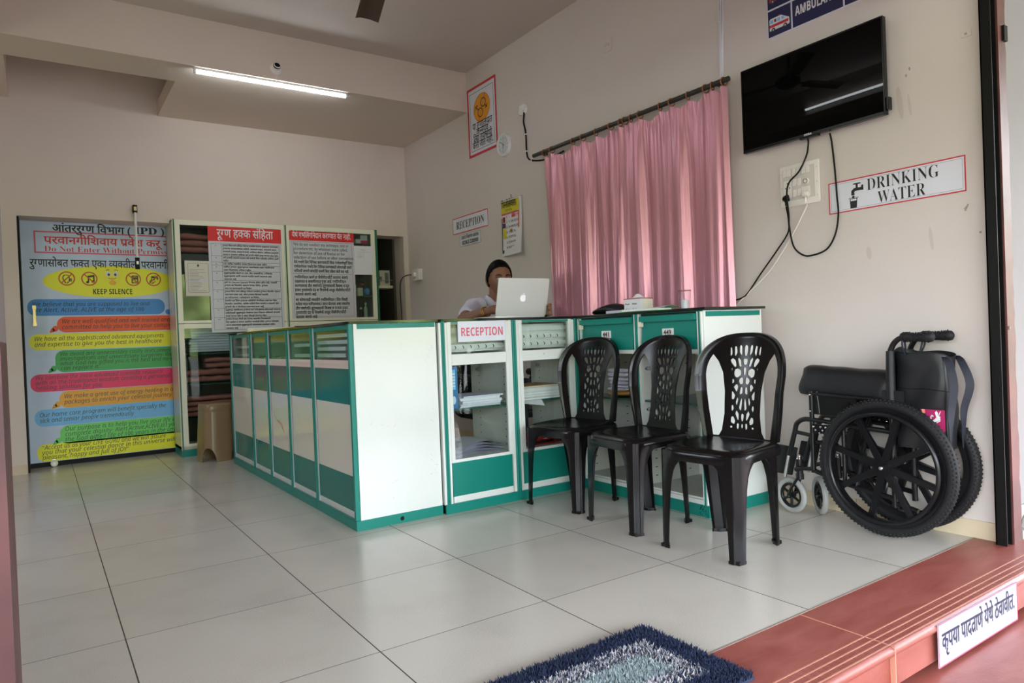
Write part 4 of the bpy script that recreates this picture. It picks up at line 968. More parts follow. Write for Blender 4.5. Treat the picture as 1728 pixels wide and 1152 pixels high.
    P.ell(b,0.018,0.045,0.012,0.022,'door_print',0.001,14); obj('file_label', b, o, smooth=None)
    b = MB()
    for k in range(5):
        b.grid(lambda u, v, k=k: (1.60+0.30*u+0.012*k, 1.30+0.24*v, 0.2705+0.011*k+0.028*math.sin(math.pi*min(1,u*1.1))*(0.4+0.15*k)), 10, 4, 'lilac' if k % 2 else 'paper')
    tag(obj('paper_bundle', b), 'curling bundle of papers on the floor of the left counter unit', 'paper')
    b = MB(); rr = random.Random(3)
    b.grid(lambda u, v: (2.08+0.27*u, 1.365+0.075*math.cos(2*math.pi*v)*(1-abs(2*u-1)**8*0.6), 0.319+(0.028+0.005*math.sin(25*u))*math.sin(2*math.pi*v)*(1-abs(2*u-1)**8*0.7)), 40, 20, 'packet_red'); o = tag(obj('packet', b, smooth=60), 'shiny red packet on the floor of the right counter unit', 'packet')
    b = MB(); b.grid(lambda u, v: (2.17+0.09*u, 1.365-0.066-0.008*math.sin(math.pi*v), 0.306+0.026*v), 4, 5, 'paper'); obj('packet_label', b, o)
    b = MB(); b.box((2.02,1.32,0.2705),(2.38,1.56,0.278),'cloth_red'); b.box((2.03,1.36,0.278),(2.30,1.60,0.284),'black'); tag(obj('folder', b), 'dark folder lying under the shiny red packet', 'folder')
    b = MB(); P = Plane((1.62,1.2495,0.884),(1,0,0)); P.slab(b,0,0,0.297,0.108,0,0.0008,'sign_white'); o = tag(obj('paper_sign', b, smooth=None), 'white paper reading RECEPTION in pink on the counter front', 'sign')
    P = Plane((1.62,1.2487,0.884),(1,0,0)); b = MB(); P.text(b,'RECEPTION',0.148,0.030,0.062,'pink_ink',width=0.265,align='C',style='bold'); obj('sign_text', b, o, smooth=None)
def counter_c():
    X = 2.42; D = 0.445; ys = [0.318,0.752,1.236]
    labs = ['counter unit with a green flap and white end panel behind the nearest chair','counter unit with a green flap and grey cloth pile behind the farthest chair']
    for k in range(2):
        ya, yb = ys[k], ys[k+1]; w = yb-ya
        r = thing('counter_unit', labs[k], 'counter', (X,yb,0), R(-90), 'open counter units behind the chairs')
        b = MB(); b.box((0.02 if k else 0,-0.004,0),(w,D,0.058),'green'); obj('plinth', b, r, bevel=0.002)
        b = MB(); b.box((0.03,0.0,0.058),(w-0.027,0.012,0.080),'white_lam'); obj('bottom_rail', b, r)
        b = MB(); b.box((0.03,0.0,0.785),(w-0.027,0.012,0.806),'white_lam'); obj('middle_rail', b, r)
        b = MB(); b.box((0.0,0.021,0.058),(0.010,D,0.99),'white_in'); b.box((w-0.010,0.021,0.058),(w,D,0.99),'white_in'); b.box((0.01,D-0.01,0.058),(w-0.01,D,0.99),'white_in'); b.box((0.01,0.014,0.078),(w-0.01,D-0.01,0.088),'white_in'); b.box((0.01,0.014,0.795),(w-0.01,D-0.01,0.803),'kraft'); obj('carcass', b, r)
        b = MB(); fw0, fw1 = 0.032, w-0.030
        b.grid(lambda u, v: (fw0+(fw1-fw0)*u, -0.002+0.016*v, 0.808+0.135*v), 1, 1, 'green')
        b.box((fw0,0.006,0.806),(fw1,0.014,0.95),'green'); b.box((fw0,-0.018,0.948),(fw1,0.014,0.978),'green'); b.box((fw0,0.0,0.978),(fw1,0.012,0.992),'black'); fl = obj('flap_door', b, r, bevel=0.003)
        b = MB(); b.box((fw0-0.004,-0.016,0.925),(fw0+0.018,0.0,0.975),'cream'); obj('hinge_bracket', b, fl)
        b = MB(); P = Plane((w*0.5-0.035,0.0045,0.872),(1,0,0)); P.slab(b,0,0,0.072,0.040,0,0.006,'white'); P = Plane((w*0.5-0.035,-0.0015,0.872),(1,0,0)); P.text(b,'449' if k == 0 else '441',0.036,0.008,0.036,'ink',width=0.05,align='C',bold=0.02); obj('number_label', b, fl, smooth=None)
        b = MB()
        if k == 1: post(b,0.0,0.028); obj('edge_post', b, r); b = MB(); post(b,w-0.020,w,half=1)
        else: post(b,0,0.020,half=2); obj('edge_post', b, r); b = MB(); post(b,w-0.026,w+0.0)
        obj('edge_post', b, r)
        b = MB(); b.box((0.010,0.02,0.530),(w-0.010,D-0.02,0.540),'glass_green_edge'); obj('shelf', b, r)
        b = MB(); b.box((0.010,0.06,0.300),(w-0.010,D-0.02,0.306),'glass_green_edge'); obj('shelf', b, r)
        b = MB()
        for x, y in ((0.0105,0.10),(0.0105,0.36)):
            for q in range(14): z = 0.13+q*0.045; b.box((x-0.0006,y-0.008,z-0.002),(x+0.0006,y+0.008,z+0.002),'black')
        for x in (0.10,w-0.10): b.box((x-0.006,D-0.0115,0.20),(x+0.006,D-0.0098,0.215),'black')
        obj('peg_hole', b, r)
        for z, s in ((0.685,'4037' if k == 0 else '4041'),(0.468,'4038' if k == 0 else '4042')):
            b = MB(); P = Plane((0.0105,0.030,z),(0,1,0)); P.rect(b,0,0,0.07,0.036,'paper'); P.text(b,s,0.035,0.008,0.032,'ink',width=0.055,align='C',bold=0.015); obj('number_label', b, r, smooth=None)
        if k == 0:
            e = MB(); e.box((w-0.0005,0.010,0.058),(w+0.006,D+0.005,0.992),'white_lam'); obj('end_panel', e, r)
            e = MB(); e.box((w+0.0055,0.025,0.962),(w+0.0085,D-0.010,0.986),'green'); obj('end_trim', e, r); e = MB(); e.box((w,-0.004,0),(w+0.010,D+0.005,0.058),'green'); obj('end_plinth', e, r)
            e = MB(); e.box((0.012,-0.006,0.06),(0.014,-0.005,0.06),'black'); P = Plane((w-0.05,-0.0042,0.005),(1,0,0)); rr = random.Random(8)
            for q in range(26): 
                a, c = rr.uniform(0,0.04), rr.uniform(0,0.045); P.rect(e,a,c,a+0.004,c+0.004,'black',0.0006)
            obj('plinth_print', e, r, smooth=None)
    folded('folded_cloth',2.50,2.72,0.92,1.08,0.575,0.032,'lilac','lowest pale folded cloth on the brown pouch behind the farthest chair','pale cloths in the open counter','cloth',1,2)
    folded('folded_cloth',2.50,2.72,0.92,1.08,0.607,0.045,'lilac','middle pale folded cloth of the pile behind the farthest chair','pale cloths in the open counter','cloth',2,2)
    folded('folded_cloth',2.50,2.72,0.92,1.08,0.652,0.048,'lilac','topmost pale folded cloth of the pile behind the farthest chair','pale cloths in the open counter','cloth',3,2)
    b = MB(); b.sphere((2.60,1.00,0.558),(0.15,0.11,0.0175),'kraft',24,10); tag(obj('pouch', b, smooth=60), 'brown cloth pouch under the pale folded cloths', 'pouch')
counter_a(); counter_b(); counter_c()
def on_top():
    Z = 1.0062
    # tissue box
    r = thing('tissue_box', 'white and cream tissue box behind the papers by the curtain', 'tissue box', (2.650,0.965,Z+0.0003), R(6))
    b = MB(); b.box((-0.055,-0.06,0),(0.055,0.06,0.079),'paper'); obj('box', b, r, bevel=0.001)
    b = MB(); b.box((-0.057,-0.062,0.079),(0.057,0.062,0.084),'cloth_brown'); obj('lid_edge', b, r)
    b = MB(); b.box((-0.03,-0.0606,0.0),(0.05,-0.0600,0.078),'cream'); P = Plane((-0.0552,0.06,0),(0,-1,0))
    for u in (0.02,0.072):
        for v in (0.020,0.050): P.line(b,[(u-0.012,v),(u-0.004,v+0.004),(u+0.004,v),(u+0.022,v+0.002)],0.006,'ink_faint',0.0006)
    P.rect(b,0.002,0.0,0.118,0.012,'b_sky',0.0005); obj('print', b, r, smooth=None)
    b = MB(); b.grid(lambda u, v: (-0.035+0.07*u+0.004*math.sin(9*v), -0.035+0.07*v, 0.085+0.022*math.sin(math.pi*u)*math.sin(math.pi*v)*(0.7+0.5*math.sin(11*u+7*v))), 14, 14, 'paper'); obj('tissue', b, r, smooth=60)
    b = MB(); b.lathe([(0.026,0),(0.033,0.098),(0.0345,0.1),(0.032,0.098),(0.025,0.003)],28,'plastic_clear'); o = tag(obj('plastic_tumbler', b, loc=(2.60,0.577,Z)), 'clear plastic tumbler near the end of the counter top', 'cup')
    b = MB(); b.torus((0,0,0.0995),0.0337,0.0016,'z',28,6,'cloth_brown'); obj('rim', b, o)
    b = MB(); b.lathe([(0.018,0.004),(0.02,0.05),(0.0,0.051)],16,'paper'); obj('inner_wrap', b, o)
    # papers
    labs = [('pale green folder lying under the papers on the counter top','folder','b_lime',2.44,0.74,0.20,0.29,0.004,0.10),('grey covered book at the far end of the papers','book','lilac',2.45,0.945,0.12,0.17,0.016,-0.10),('white sheets lying in front of the tissue box','paper','paper',2.43,0.74,0.14,0.22,0.011,0.2)]
    for i, (l, c, m, x, y, w, h, t, a) in enumerate(labs):
        b = MB(); b.box((0,-h/2,0),(w,h/2,t),m); tag(obj({'folder':'folder','book':'book','paper':'paper_sheets'}[c], b, loc=(x,y,Z+(0 if i < 2 else 0.0042)), rotz=a), l, c)
    b = MB(); b.grid(lambda u, v: (2.47+0.15*u, 0.80-0.20*v+0.03*u, Z+0.0165+0.012*math.sin(math.pi*u)*v), 8, 8, 'paper'); tag(obj('paper_sheet', b, smooth=60), 'curled white sheet beside the tissue box', 'paper')
    # black shoulder bag lying behind
    b = MB()
    def bag(u, v):
        a = 2*math.pi*v; e = (1-abs(2*u-1)**3)**0.5 if 0 < u < 1 else 0.02
        return (2.59+0.10*math.cos(a)*e, 1.135+0.205*(u-0.5), Z+0.001+max(0,(0.022+0.055*(1-u)**0.8)*e*(1+math.sin(a))/2*1.0))
    b.grid(bag, 24, 20, 'vinyl'); tag(obj('pouch_bag', b, smooth=60), 'black soft bag lying behind the papers near the laptop', 'bag')
on_top()
# ================================================================== three moulded plastic chairs
def chair():
    r = thing('plastic_chair', 'black moulded plastic chair nearest the entrance and the wheelchair', 'chair', (2.135,-0.005,0), R(5), 'black plastic chairs in a row')
    # --- back with its pierced splat
    H = 0.452
    vv = [0,0.03,0.1,0.2,0.28,0.33,0.365,0.40]; hs = [0.112,0.094,0.084,0.086,0.099,0.122,0.15,0.2]
    def outer(U, V, k=0.0):
        hw = np.interp(V, [0,0.12,0.27], [0.178,0.197,0.214])-k
        lo = np.abs(U)-hw
        a, b = 0.214-k, (H-0.27)-k
        q = ((np.abs(U)/a)**2.5+(np.maximum(V-0.27,0)/b)**2.5)**(1/2.5)
        return np.where(V < 0.27, lo, (q-1)*b)
    HOLES = []
    def hole(x, y, a, b, rot=0, mirror=True):
        xc = 540-(y-170)*0.037; u, v = (x-xc)*0.00052, (955-y)*0.000493
        a *= 1.06; b *= 1.0; HOLES.append((u, v, a*0.00052, b*0.000493, R(rot)))
        if mirror: HOLES.append((-u, v, a*0.00052, b*0.000493, -R(rot)))
    hole(540,200,15,34,0,False)
    for dx, b in ((46,33),(92,29),(134,24),(168,16)): hole(540+dx,203+dx*0.03,11,b,-6)
    hole(537,292,22,27,0,False); hole(588,292,15,38,-14); hole(640,300,20,36,-30)
    hole(535,375,14,26,0,False); hole(597,388,34,34,-15); hole(654,372,9,26,-8)
    hole(554,462,17,26,8); hole(628,470,17,22,-15)
    hole(551,550,19,34,14); hole(597,520,17,38,-22)
    hole(617,598,13,34,-6)
    hole(543,651,13,40,0); hole(579,640,14,34,20)
    hole(608,690,10,30,0)
    hole(518,778,15,26,0,False); hole(568,762,15,36,-22)
    hole(598,806,16,34,-4); hole(552,846,13,20,-12); hole(514,850,13,16,0,False); hole(606,858,11,11,0)
    def D(U, V):
        o = outer(U, V)
        hsp = np.interp(V, vv, hs)
        opening = np.maximum(np.maximum(hsp-np.abs(U), outer(U, V, 0.040)), 0.006-V)
        d = np.maximum(o, -opening)
        fs = []
        for (u, v, a, b, t) in HOLES:
            c, s = math.cos(t), math.sin(t); du, dv = U-u, V-v
            p, q = c*du+s*dv, -s*du+c*dv
            fs.append((np.sqrt((p/a)**2+(q/b)**2)-1)*min(a, b))
        F = np.sort(np.stack(fs), axis=0)[:2]
        win = np.abs(U)-np.interp(955-V/0.000493, [170,300,450,650,870], [0.087,0.068,0.0575,0.056,0.060])
        holes = np.maximum(np.maximum((F[0]-F[1])/2+0.0044, F[0]-0.0045), win)
        d = np.maximum(d, -holes)
        return np.maximum(d, -V)
    def th(u, v):
        e = float(outer(np.array(u), np.array(v)))
        return 0.006+0.016*math.exp(-(e/0.010)**2)
    def mp(u, v, w):
        x = 0.152+0.056*(v/0.45)+0.022*(v/0.45)**2-0.052*(u/0.21)**2*(0.35+0.65*min(1,v/0.2))
        return (x+w, u, 0.428+v)
    b = MB(); sdf_plate(b, D, -0.222, 0.222, 0.0, H+0.004, 0.0026, th, mp, 'chair'); obj('backrest', b, r, smooth=45)
    # --- seat: dished shell whose edge rolls over into a shallow apron
    b = MB(); nU, rows = 96, [0,0.2,0.4,0.6,0.75,0.86,0.93,0.97,1.0,1.0,1.0]
    vs = []; fs = []
    for k, q in enumerate(rows):
        for j in range(nU):
            a = 2*math.pi*j/nU; c, s = math.cos(a), math.sin(a); e = 4.6 if c < 0 else 4.6+5*min(1,c*3); m = (abs(c)**e+abs(s)**e)**(-1/e)
            x, y = -0.006+0.176*m*c*q, m*s*q*(0.192-0.006*c)
            z = 0.434-0.012*(1-q*q)*1.0-max(0,(q-0.86)/0.14)**2*0.020+0.010*max(0,-c)*(-1)*q**4
            if k == 9: z -= 0.018; x *= 1.01; y *= 1.01
            if k == 10: z -= 0.034; x *= 1.0; y *= 1.0
            vs.append((x,y,z))
    for i in range(len(rows)-1):
        for j in range(nU): fs.append((i*nU+j,i*nU+(j+1)%nU,(i+1)*nU+(j+1)%nU,(i+1)*nU+j))
    b.add(vs, fs, 'chair'); obj('seat', b, r, smooth=60, weld=True)
    # --- legs: angle sections flaring into arches under the seat
    lv = [(0,0.047),(0.012,0.047),(0.013,0.043),(0.10,0.047),(0.20,0.053),(0.28,0.061),(0.325,0.072),(0.35,0.085),(0.370,0.104),(0.385,0.130),(0.396,0.160),(0.408,0.172)]
    for sx, sy, foot, topc in ((-1,-1,(-0.186,-0.190),(-0.176,-0.190)),(-1,1,(-0.186,0.190),(-0.176,0.190)),(1,-1,(0.186,-0.156),(0.160,-0.172)),(1,1,(0.186,0.156),(0.160,0.172))):
        b = MB(); t = 0.006; vs = []; fs = []; n = 0
        for z, a in lv:
            k = z/0.408; cx, cy = foot[0]+(topc[0]-foot[0])*k, foot[1]+(topc[1]-foot[1])*k; g = 0.018
            ay = a*1.05
            sec = [(a,0),(g+0.010,0),(g,0.005),(g-0.004,0.011),(0.011,g-0.004),(0.005,g),(0,g+0.010),(0,ay),(t,ay),(t,g+0.014),(g+0.014,t),(a,t)]
            n = len(sec); vs += [(cx-sx*p, cy-sy*q, z) for p, q in sec]
        for i in range(len(lv)-1):
            for j in range(n): fs.append((i*n+j,i*n+(j+1)%n,(i+1)*n+(j+1)%n,(i+1)*n+j))
        fs += [list(range(n)), list(range((len(lv)-1)*n, len(lv)*n))]
        b.add(vs, fs, 'chair')
        cx, cy = foot; b.prism([(cx-sx*0.004,cy-sy*0.004),(cx-sx*0.044,cy-sy*0.004),(cx-sx*0.030,cy-sy*0.030),(cx-sx*0.004,cy-sy*0.046)],0,0.014,'chair')
        obj('leg', b, r, smooth=40)
    return r
def chairs():
    r = chair()
    dup(r, (2.145,0.492,0), R(-5), 'black moulded plastic chair in the middle of the row of three')
    dup(r, (2.160,1.000,0), R(9), 'black moulded plastic chair farthest from the entrance, by the reception counter')
chairs()

# ================================================================== folded wheelchair by the wall
def wheelchair():
    r = thing('wheelchair', 'folded black wheelchair parked against the right wall', 'wheelchair', (2.835,-0.362,0), 0)
    def big_wheel(x, side):
        c = (x,0,0.29)
        b = MB(); b.torus(c,0.267,0.0225,'x',96,14,'rubber')
        for k in range(104):
            a = 2*math.pi*k/104
            for o, rad in ((-0.012,0.2855),(0.012,0.2855),(-0.019,0.277),(0.019,0.277)):
                aa = a+(0.03 if abs(o) > 0.015 else 0); b.sphere((x+o,c[1]+rad*math.cos(aa),c[2]+rad*math.sin(aa)),0.0046,'rubber',6,4)
        w = obj('wheel', b, r, smooth=50)
        b = MB(); b.torus(c,0.238,0.011,'x',72,8,'black_steel')
        rim = []
        for rad, xo in ((0.226,-0.014),(0.250,-0.016),(0.250,0.016),(0.226,0.014)): rim.append((rad,xo))
        mt = Matrix.Translation(c) @ Matrix.Rotation(R(90),4,'Y')
        b.lathe([(p,q) for p,q in rim]+[rim[0]],72,'black_steel',mt,False); obj('rim', b, w, smooth=40)
        b = MB()
        for k in range(8):
            a = R(16+45*k); d = Vector((0,math.cos(a),math.sin(a))); nn = Vector((0,-math.sin(a),math.cos(a))); p0 = Vector(c)+d*0.028; p1 = Vector(c)+d*0.236
            vs = []
            for p, hw, ht in ((p0,0.017,0.013),(p0+(p1-p0)*0.5,0.0125,0.010),(p1-d*0.02,0.0135,0.010),(p1,0.028,0.011)):
                for sx, sy in ((-1,-1),(1,-1),(1,1),(-1,1)): vs.append(p+nn*(hw*sx)+Vector((ht*sy,0,0)))
            fs = [(4*i+j,4*i+(j+1)%4,4*i+4+(j+1)%4,4*i+4+j) for i in range(3) for j in range(4)]+[(3,2,1,0),(12,13,14,15)]
            b.add(vs, fs, 'black_steel')
        obj('spokes', b, w, bevel=0.002)
        b = MB(); b.cyl((x-0.024,0,0.29),(x+0.03,0,0.29),0.032,0.030,28,'black_steel'); b.cyl((x-0.028,0,0.29),(x-0.022,0,0.29),0.024,None,24,'black_steel'); obj('hub', b, w, bevel=0.002)
        b = MB(); b.sphere((x-0.030,0,0.29),(0.007,0.0095,0.0095),'chrome',14,10); obj('axle_nut', b, w)
        xr = x+side*0.032
        b = MB(); b.torus((xr,0,0.29),0.228,0.0095,'x',80,12,'black_steel')
        for k in range(6):
            a = R(40+60*k); b.cyl((x+side*0.005,0.236*math.cos(a),0.29+0.236*math.sin(a)),(xr,0.230*math.cos(a),0.29+0.230*math.sin(a)),0.006,None,8,'black_steel')
        obj('hand_rim', b, w, smooth=50)
    big_wheel(-0.097,-1); big_wheel(0.098,1)
    def caster(x, y, rad, ang, stem):
        b = MB(); m = Matrix.Translation((x,y,rad)) @ Matrix.Rotation(ang,4,'Z')
        t = MB(); t.torus((0,0,0),rad-0.014,0.014,'x',48,12,'grey_tyre'); b.add([tuple(m @ Vector(p)) for p in t.v], t.f, 'grey_tyre'); w = obj('caster_wheel', b, r, smooth=50)
        t = MB(); t.torus((0,0,0),rad-0.030,0.009,'x',40,8,'black_steel')
        for k in range(6):
            a = R(30+60*k); t.cyl((0,0,0),(0,(rad-0.03)*math.cos(a),(rad-0.03)*math.sin(a)),0.0075,0.006,8,'black_steel')
        t.cyl((-0.016,0,0),(0.016,0,0),0.015,None,16,'black_steel'); t.sphere((-0.018,0,0),(0.005,0.007,0.007),'chrome',10,8); t.sphere((0.018,0,0),(0.005,0.007,0.007),'chrome',10,8)
        b = MB()
        for i, f in enumerate(t.f): b.add([tuple(m @ Vector(t.v[j])) for j in f],[list(range(len(f)))],t.mats[t.m[i]])
        obj('caster_spokes', b, w, weld=True, smooth=50)
        b = MB(); s = Vector(stem)
        for dx in (-0.021,0.021): 
            q = m @ Vector((dx,0,0)); b.tube([q, q+Vector((0,-0.01,0.03)), Vector((s.x+dx*0.6,s.y,rad*2+0.01))],0.007,8,'black_steel')
        b.cyl((s.x,s.y,rad*2+0.0),(s.x,s.y,rad*2+0.025),0.019,None,16,'black_steel'); b.cyl((s.x,s.y,rad*2+0.025),(s.x,s.y,rad*2+0.095),0.016,None,16,'black_steel'); obj('caster_fork', b, r)
        b = MB(); b.cyl((s.x,s.y,rad*2+0.095),(s.x,s.y,rad*2+0.108),0.0165,0.012,16,'chrome'); b.sphere((s.x,s.y,rad*2+0.108),(0.012,0.012,0.008),'chrome',12,8); obj('stem_cap', b, r)
    caster(-0.050,0.478,0.086,R(-6),(-0.058,0.425,0)); caster(0.020,0.372,0.090,R(-40),(0.055,0.30,0))
    for x in (-0.085,0.080):
        T = lambda pts, rad=0.011: MB().tube(smooth_path(pts,5),rad,10,'black_steel')
        # side frame
        b = MB(); xo = x
        b.tube([(xo,0.300,0.225),(xo,0.300,0.60)],0.011,10,'black_steel'); b.tube([(xo,0.262,0.50),(xo,0.272,0.60)],0.008,8,'black_steel')
        b.tube([(xo,0.315,0.47),(xo,-0.07,0.445)],0.011,10,'black_steel'); b.tube([(xo,0.30,0.235),(xo,0.18,0.20),(xo,-0.07,0.165)],0.011,10,'black_steel'); b.tube([(xo,0.30,0.590),(xo,-0.07,0.575)],0.010,10,'black_steel')
        b.tube([(xo,0.15,0.20),(xo,0.15,0.46)],0.009,8,'black_steel'); b.tube([(xo,0.30,0.24),(xo,0.36,0.235),(xo,0.395,0.225)],0.010,8,'black_steel')
        obj('side_frame', b, r, smooth=60)
        b = MB(); b.box((xo-0.004,0.085,0.495),(xo+0.004,0.305,0.582),'black'); obj('skirt_guard', b, r, bevel=0.002)
        b = MB(); b.tube(smooth_path([(xo,-0.068,0.13),(xo,-0.066,0.45),(xo,-0.067,0.74),(xo,-0.075,0.80),(xo,-0.105,0.835),(xo,-0.15,0.842)],6),0.0115,12,'black_steel'); obj('back_post', b, r, smooth=60)
        b = MB(); prof = [(-0.115,0.0145),(-0.122,0.0185),(-0.140,0.0205),(-0.165,0.0165),(-0.195,0.0185),(-0.222,0.0215),(-0.236,0.0195),(-0.243,0.010)]
        b.tube([(xo,p,0.842+0.002*math.sin(40*p)) for p,_ in prof],[q for _,q in prof],18,'rubber')
        for k in range(9):
            for a in range(0,360,45):
                y = -0.125-0.012*k; rad = float(np.interp(-y,[-p for p,_ in prof],[q for _,q in prof])); b.sphere((xo+rad*math.cos(R(a+22*(k%2))),y,0.842+rad*math.sin(R(a+22*(k%2)))),0.0032,'rubber',6,4)
        obj('push_grip', b, r, smooth=60)
        b = MB(); yo = 0.0 if x < 0 else -0.015
        b.tube(smooth_path([(xo,0.29,0.468),(xo,0.34,0.468),(xo,0.378+yo,0.445),(xo,0.393+yo,0.40),(xo,0.425+yo,0.29)],6),0.0115,12,'black_steel'); b.tube([(xo,0.392+yo,0.405),(xo,0.30,0.395)],0.009,10,'black_steel')
        b.tube([(xo,0.30,0.468),(xo+0.02,0.315,0.40),(xo+0.02,0.36,0.27)],0.010,10,'black_steel'); obj('leg_rest', b, r, smooth=60)
        b = MB(); b.tube([(xo,0.425+yo,0.30),(xo,0.452+yo,0.185)],0.008,10,'steel'); obj('leg_extension', b, r)
        b = MB(); mtx = Matrix.Translation((xo+0.035,0.470+yo,0.262)) @ Matrix.Rotation(R(14),4,'X') @ Matrix.Rotation(R(-50),4,'Z'); b.rbox((-0.045,-0.007,-0.075),(0.045,0.007,0.065),0.006,'rubber',mtx); obj('foot_plate', b, r, bevel=0.002)
    b = MB(); P0 = -0.098
    b.box((P0,0.195,0.41),(P0+0.006,0.29,0.452),'black_steel'); b.tube([(P0-0.004,0.205,0.412),(P0-0.010,0.215,0.372),(P0-0.012,0.265,0.372)],0.009,10,'black'); obj('brake', b, r)
    b = MB()
    for y, z in ((0.285,0.44),(0.275,0.425),(0.25,0.44),(0.24,0.425),(0.225,0.44),(0.255,0.412),(0.235,0.455)): b.sphere((P0-0.002,y,z),(0.003,0.005,0.005),'chrome',8,6)
    for y, z in ((0.30,0.585),(0.30,0.510),(-0.05,0.49)): b.sphere((-0.097,y,z),(0.003,0.004,0.004),'chrome',8,6)
    obj('bolts', b, r)
    b = MB(); b.tube([(-0.085,0.10,0.19),(0.08,0.10,0.56)],0.011,10,'black_steel'); b.tube([(0.08,0.12,0.19),(-0.085,0.12,0.56)],0.011,10,'black_steel'); b.tube([(-0.085,-0.02,0.18),(0.08,-0.02,0.45)],0.011,10,'black_steel'); b.tube([(-0.085,-0.16,0.13),(-0.085,-0.06,0.15)],0.010,10,'black_steel'); obj('cross_brace', b, r)
    # seat sling pushed up into a long fold
    b = MB(); prof = [(-0.075,0.585),(-0.078,0.62),(-0.068,0.672),(-0.045,0.708),(-0.010,0.718),(0.025,0.708),(0.05,0.67),(0.06,0.60),(0.058,0.585)]
    prof = [(p.x,p.z) for p in smooth_path([(a,0,c) for a,c in prof],4)]
    nP = len(prof); ny = 30; vs = []; fs = []
    for i in range(ny+1):
        u = i/ny; y = 0.365-0.41*u; e = 1-0.10*max(0,(0.05-u)/0.05)-0.12*max(0,(u-0.93)/0.07)
        for k, (a, c) in enumerate(prof): vs.append((a*e, y+0.008*math.sin(k*0.5), 0.60+(c-0.60)*e*(1+0.012*math.sin(7*u)+0.010*math.sin(19*u+k*0.3))-0.018*u))
    for i in range(ny):
        for k in range(nP-1): fs.append((i*nP+k,i*nP+k+1,(i+1)*nP+k+1,(i+1)*nP+k))
    fs += [list(range(nP)), list(range(ny*nP,(ny+1)*nP))]
    b.add(vs, fs, 'vinyl'); obj('seat_sling', b, r, smooth=50)
    # back sling folded between the posts
    b = MB(); b.grid(lambda u, v: (-0.085+0.165*u, -0.060+0.035*math.sin(math.pi*u), 0.46+0.32*v), 12, 8, 'vinyl'); b.grid(lambda u, v: (-0.085+0.165*u, -0.074+0.035*math.sin(math.pi*u), 0.46+0.32*v), 12, 8, 'vinyl'); b.box((-0.094,-0.115,0.52),(-0.078,-0.03,0.62),'vinyl'); obj('back_sling', b, r)
    for x in (-0.085,0.080):
        b = MB(); b.tube([(x,-0.066,0.55),(x,-0.066,0.70),(x,-0.068,0.785)],[0.0185,0.0175,0.0165],14,'vinyl'); obj('post_sleeve', b, r)
    for c in r.children:
        if not any(k in c.name for k in ('wheel','caster','stem')): c.location = (0,0.034,-0.005)
    # black carry bag hanging behind
    g = thing('carry_bag', 'black carry bag with maroon label hanging on the wheelchair push handles', 'bag', (2.835,-0.362,0.36))
    b = MB()
    def bag(u, v):
        z = 0.02+0.405*v; a = 2*math.pi*u; c, s = math.cos(a), math.sin(a); m = (abs(c)**5+abs(s)**5)**(-1/5)
        hx = 0.066-0.008*v+0.004*math.sin(5*v+a); hy = 0.102+0.004*math.sin(9*v+2*a)
        x = hx*m*c-0.004; y = -0.132+hy*m*s
        if s > 0.2: y = min(y,-0.034)
        sag = 0.030*max(0, min(1, (-0.05-y)/0.20))*v+0.008*math.sin(3*a)*v
        x += 0.010*math.sin(11*v+4*y*10)*(0.5 if v < 0.9 else 0.2)
        return (x, y, z-sag)
    b.grid(bag, 72, 24, 'vinyl'); 
    ring = [bag(i/72, 0) for i in range(72)]; b.add(ring, [list(range(72))], 'vinyl')
    b.tube([Vector(bag(i/72, 0.62))*1.0 for i in range(72)], 0.0018, 6, 'black', closed=True); b.tube([Vector(bag(i/72, 1.0)) for i in range(72)], 0.0022, 6, 'vinyl', closed=True)
    obj('bag_body', b, g, smooth=60)
    b = MB()
    def lab(u, v, w=0.006): return (-0.070-w, -0.143-0.092*u, 0.098+0.086*v)
    b.grid(lambda u, v: lab(u, v), 6, 4, 'maroon'); P = Plane((-0.0765,-0.143,0.098),(0,-1,0)); P.x = P.x*0.767; P.y = P.y*0.878
    P.poly(b,[(0.018,0.0),(0.035,0.0),(0.022,0.098),(0.006,0.098)],'label_band',0.0006)  # pale pink slanted band across the label
    sw = smooth_path([(0.036,0.022,0),(0.050,0.018,0),(0.054,0.040,0),(0.052,0.062,0),(0.058,0.072,0),(0.064,0.066,0)],6); P.line(b,[(p.x,p.y) for p in sw],0.006,'paper',0.0012)
    sw = smooth_path([(0.053,0.045,0),(0.070,0.050,0),(0.085,0.062,0),(0.098,0.066,0)],6); P.line(b,[(p.x,p.y) for p in sw],0.009,'paper',0.0013); P.line(b,[(0.060,0.040),(0.098,0.058)],0.008,'paper',0.0014)
    sw = smooth_path([(0.050,0.010,0),(0.068,0.032,0),(0.098,0.050,0)],6); P.line(b,[(p.x,p.y) for p in sw],0.0045,'paper',0.0014)
    P.poly(b,[(0.078,0.064),(0.072,0.086),(0.080,0.094),(0.088,0.084),(0.086,0.066)],'paper',0.0012); P.line(b,[(0.088,0.068),(0.100,0.092)],0.004,'paper',0.0013)
    obj('maroon_label', b, g, smooth=None)
    for off, sgn in ((-0.055,1),(0.055,-1)):
        b = MB(); pts = smooth_path([(off,-0.226,0.395),(off+0.002,-0.245,0.37),(off,-0.262-0.012*(sgn<0),0.28),(off,-0.250,0.18),(off,-0.246,0.115),(off,-0.242,0.02)],6)
        n = len(pts); wd = [Vector((math.cos(1.2+2.4*i/n)*0.9, math.sin(1.2+2.4*i/n), 0)) for i in range(n)]
        b.ribbon(pts, 0.030, 0.0022, wd, 'strap'); obj('strap', b, g, smooth=60)
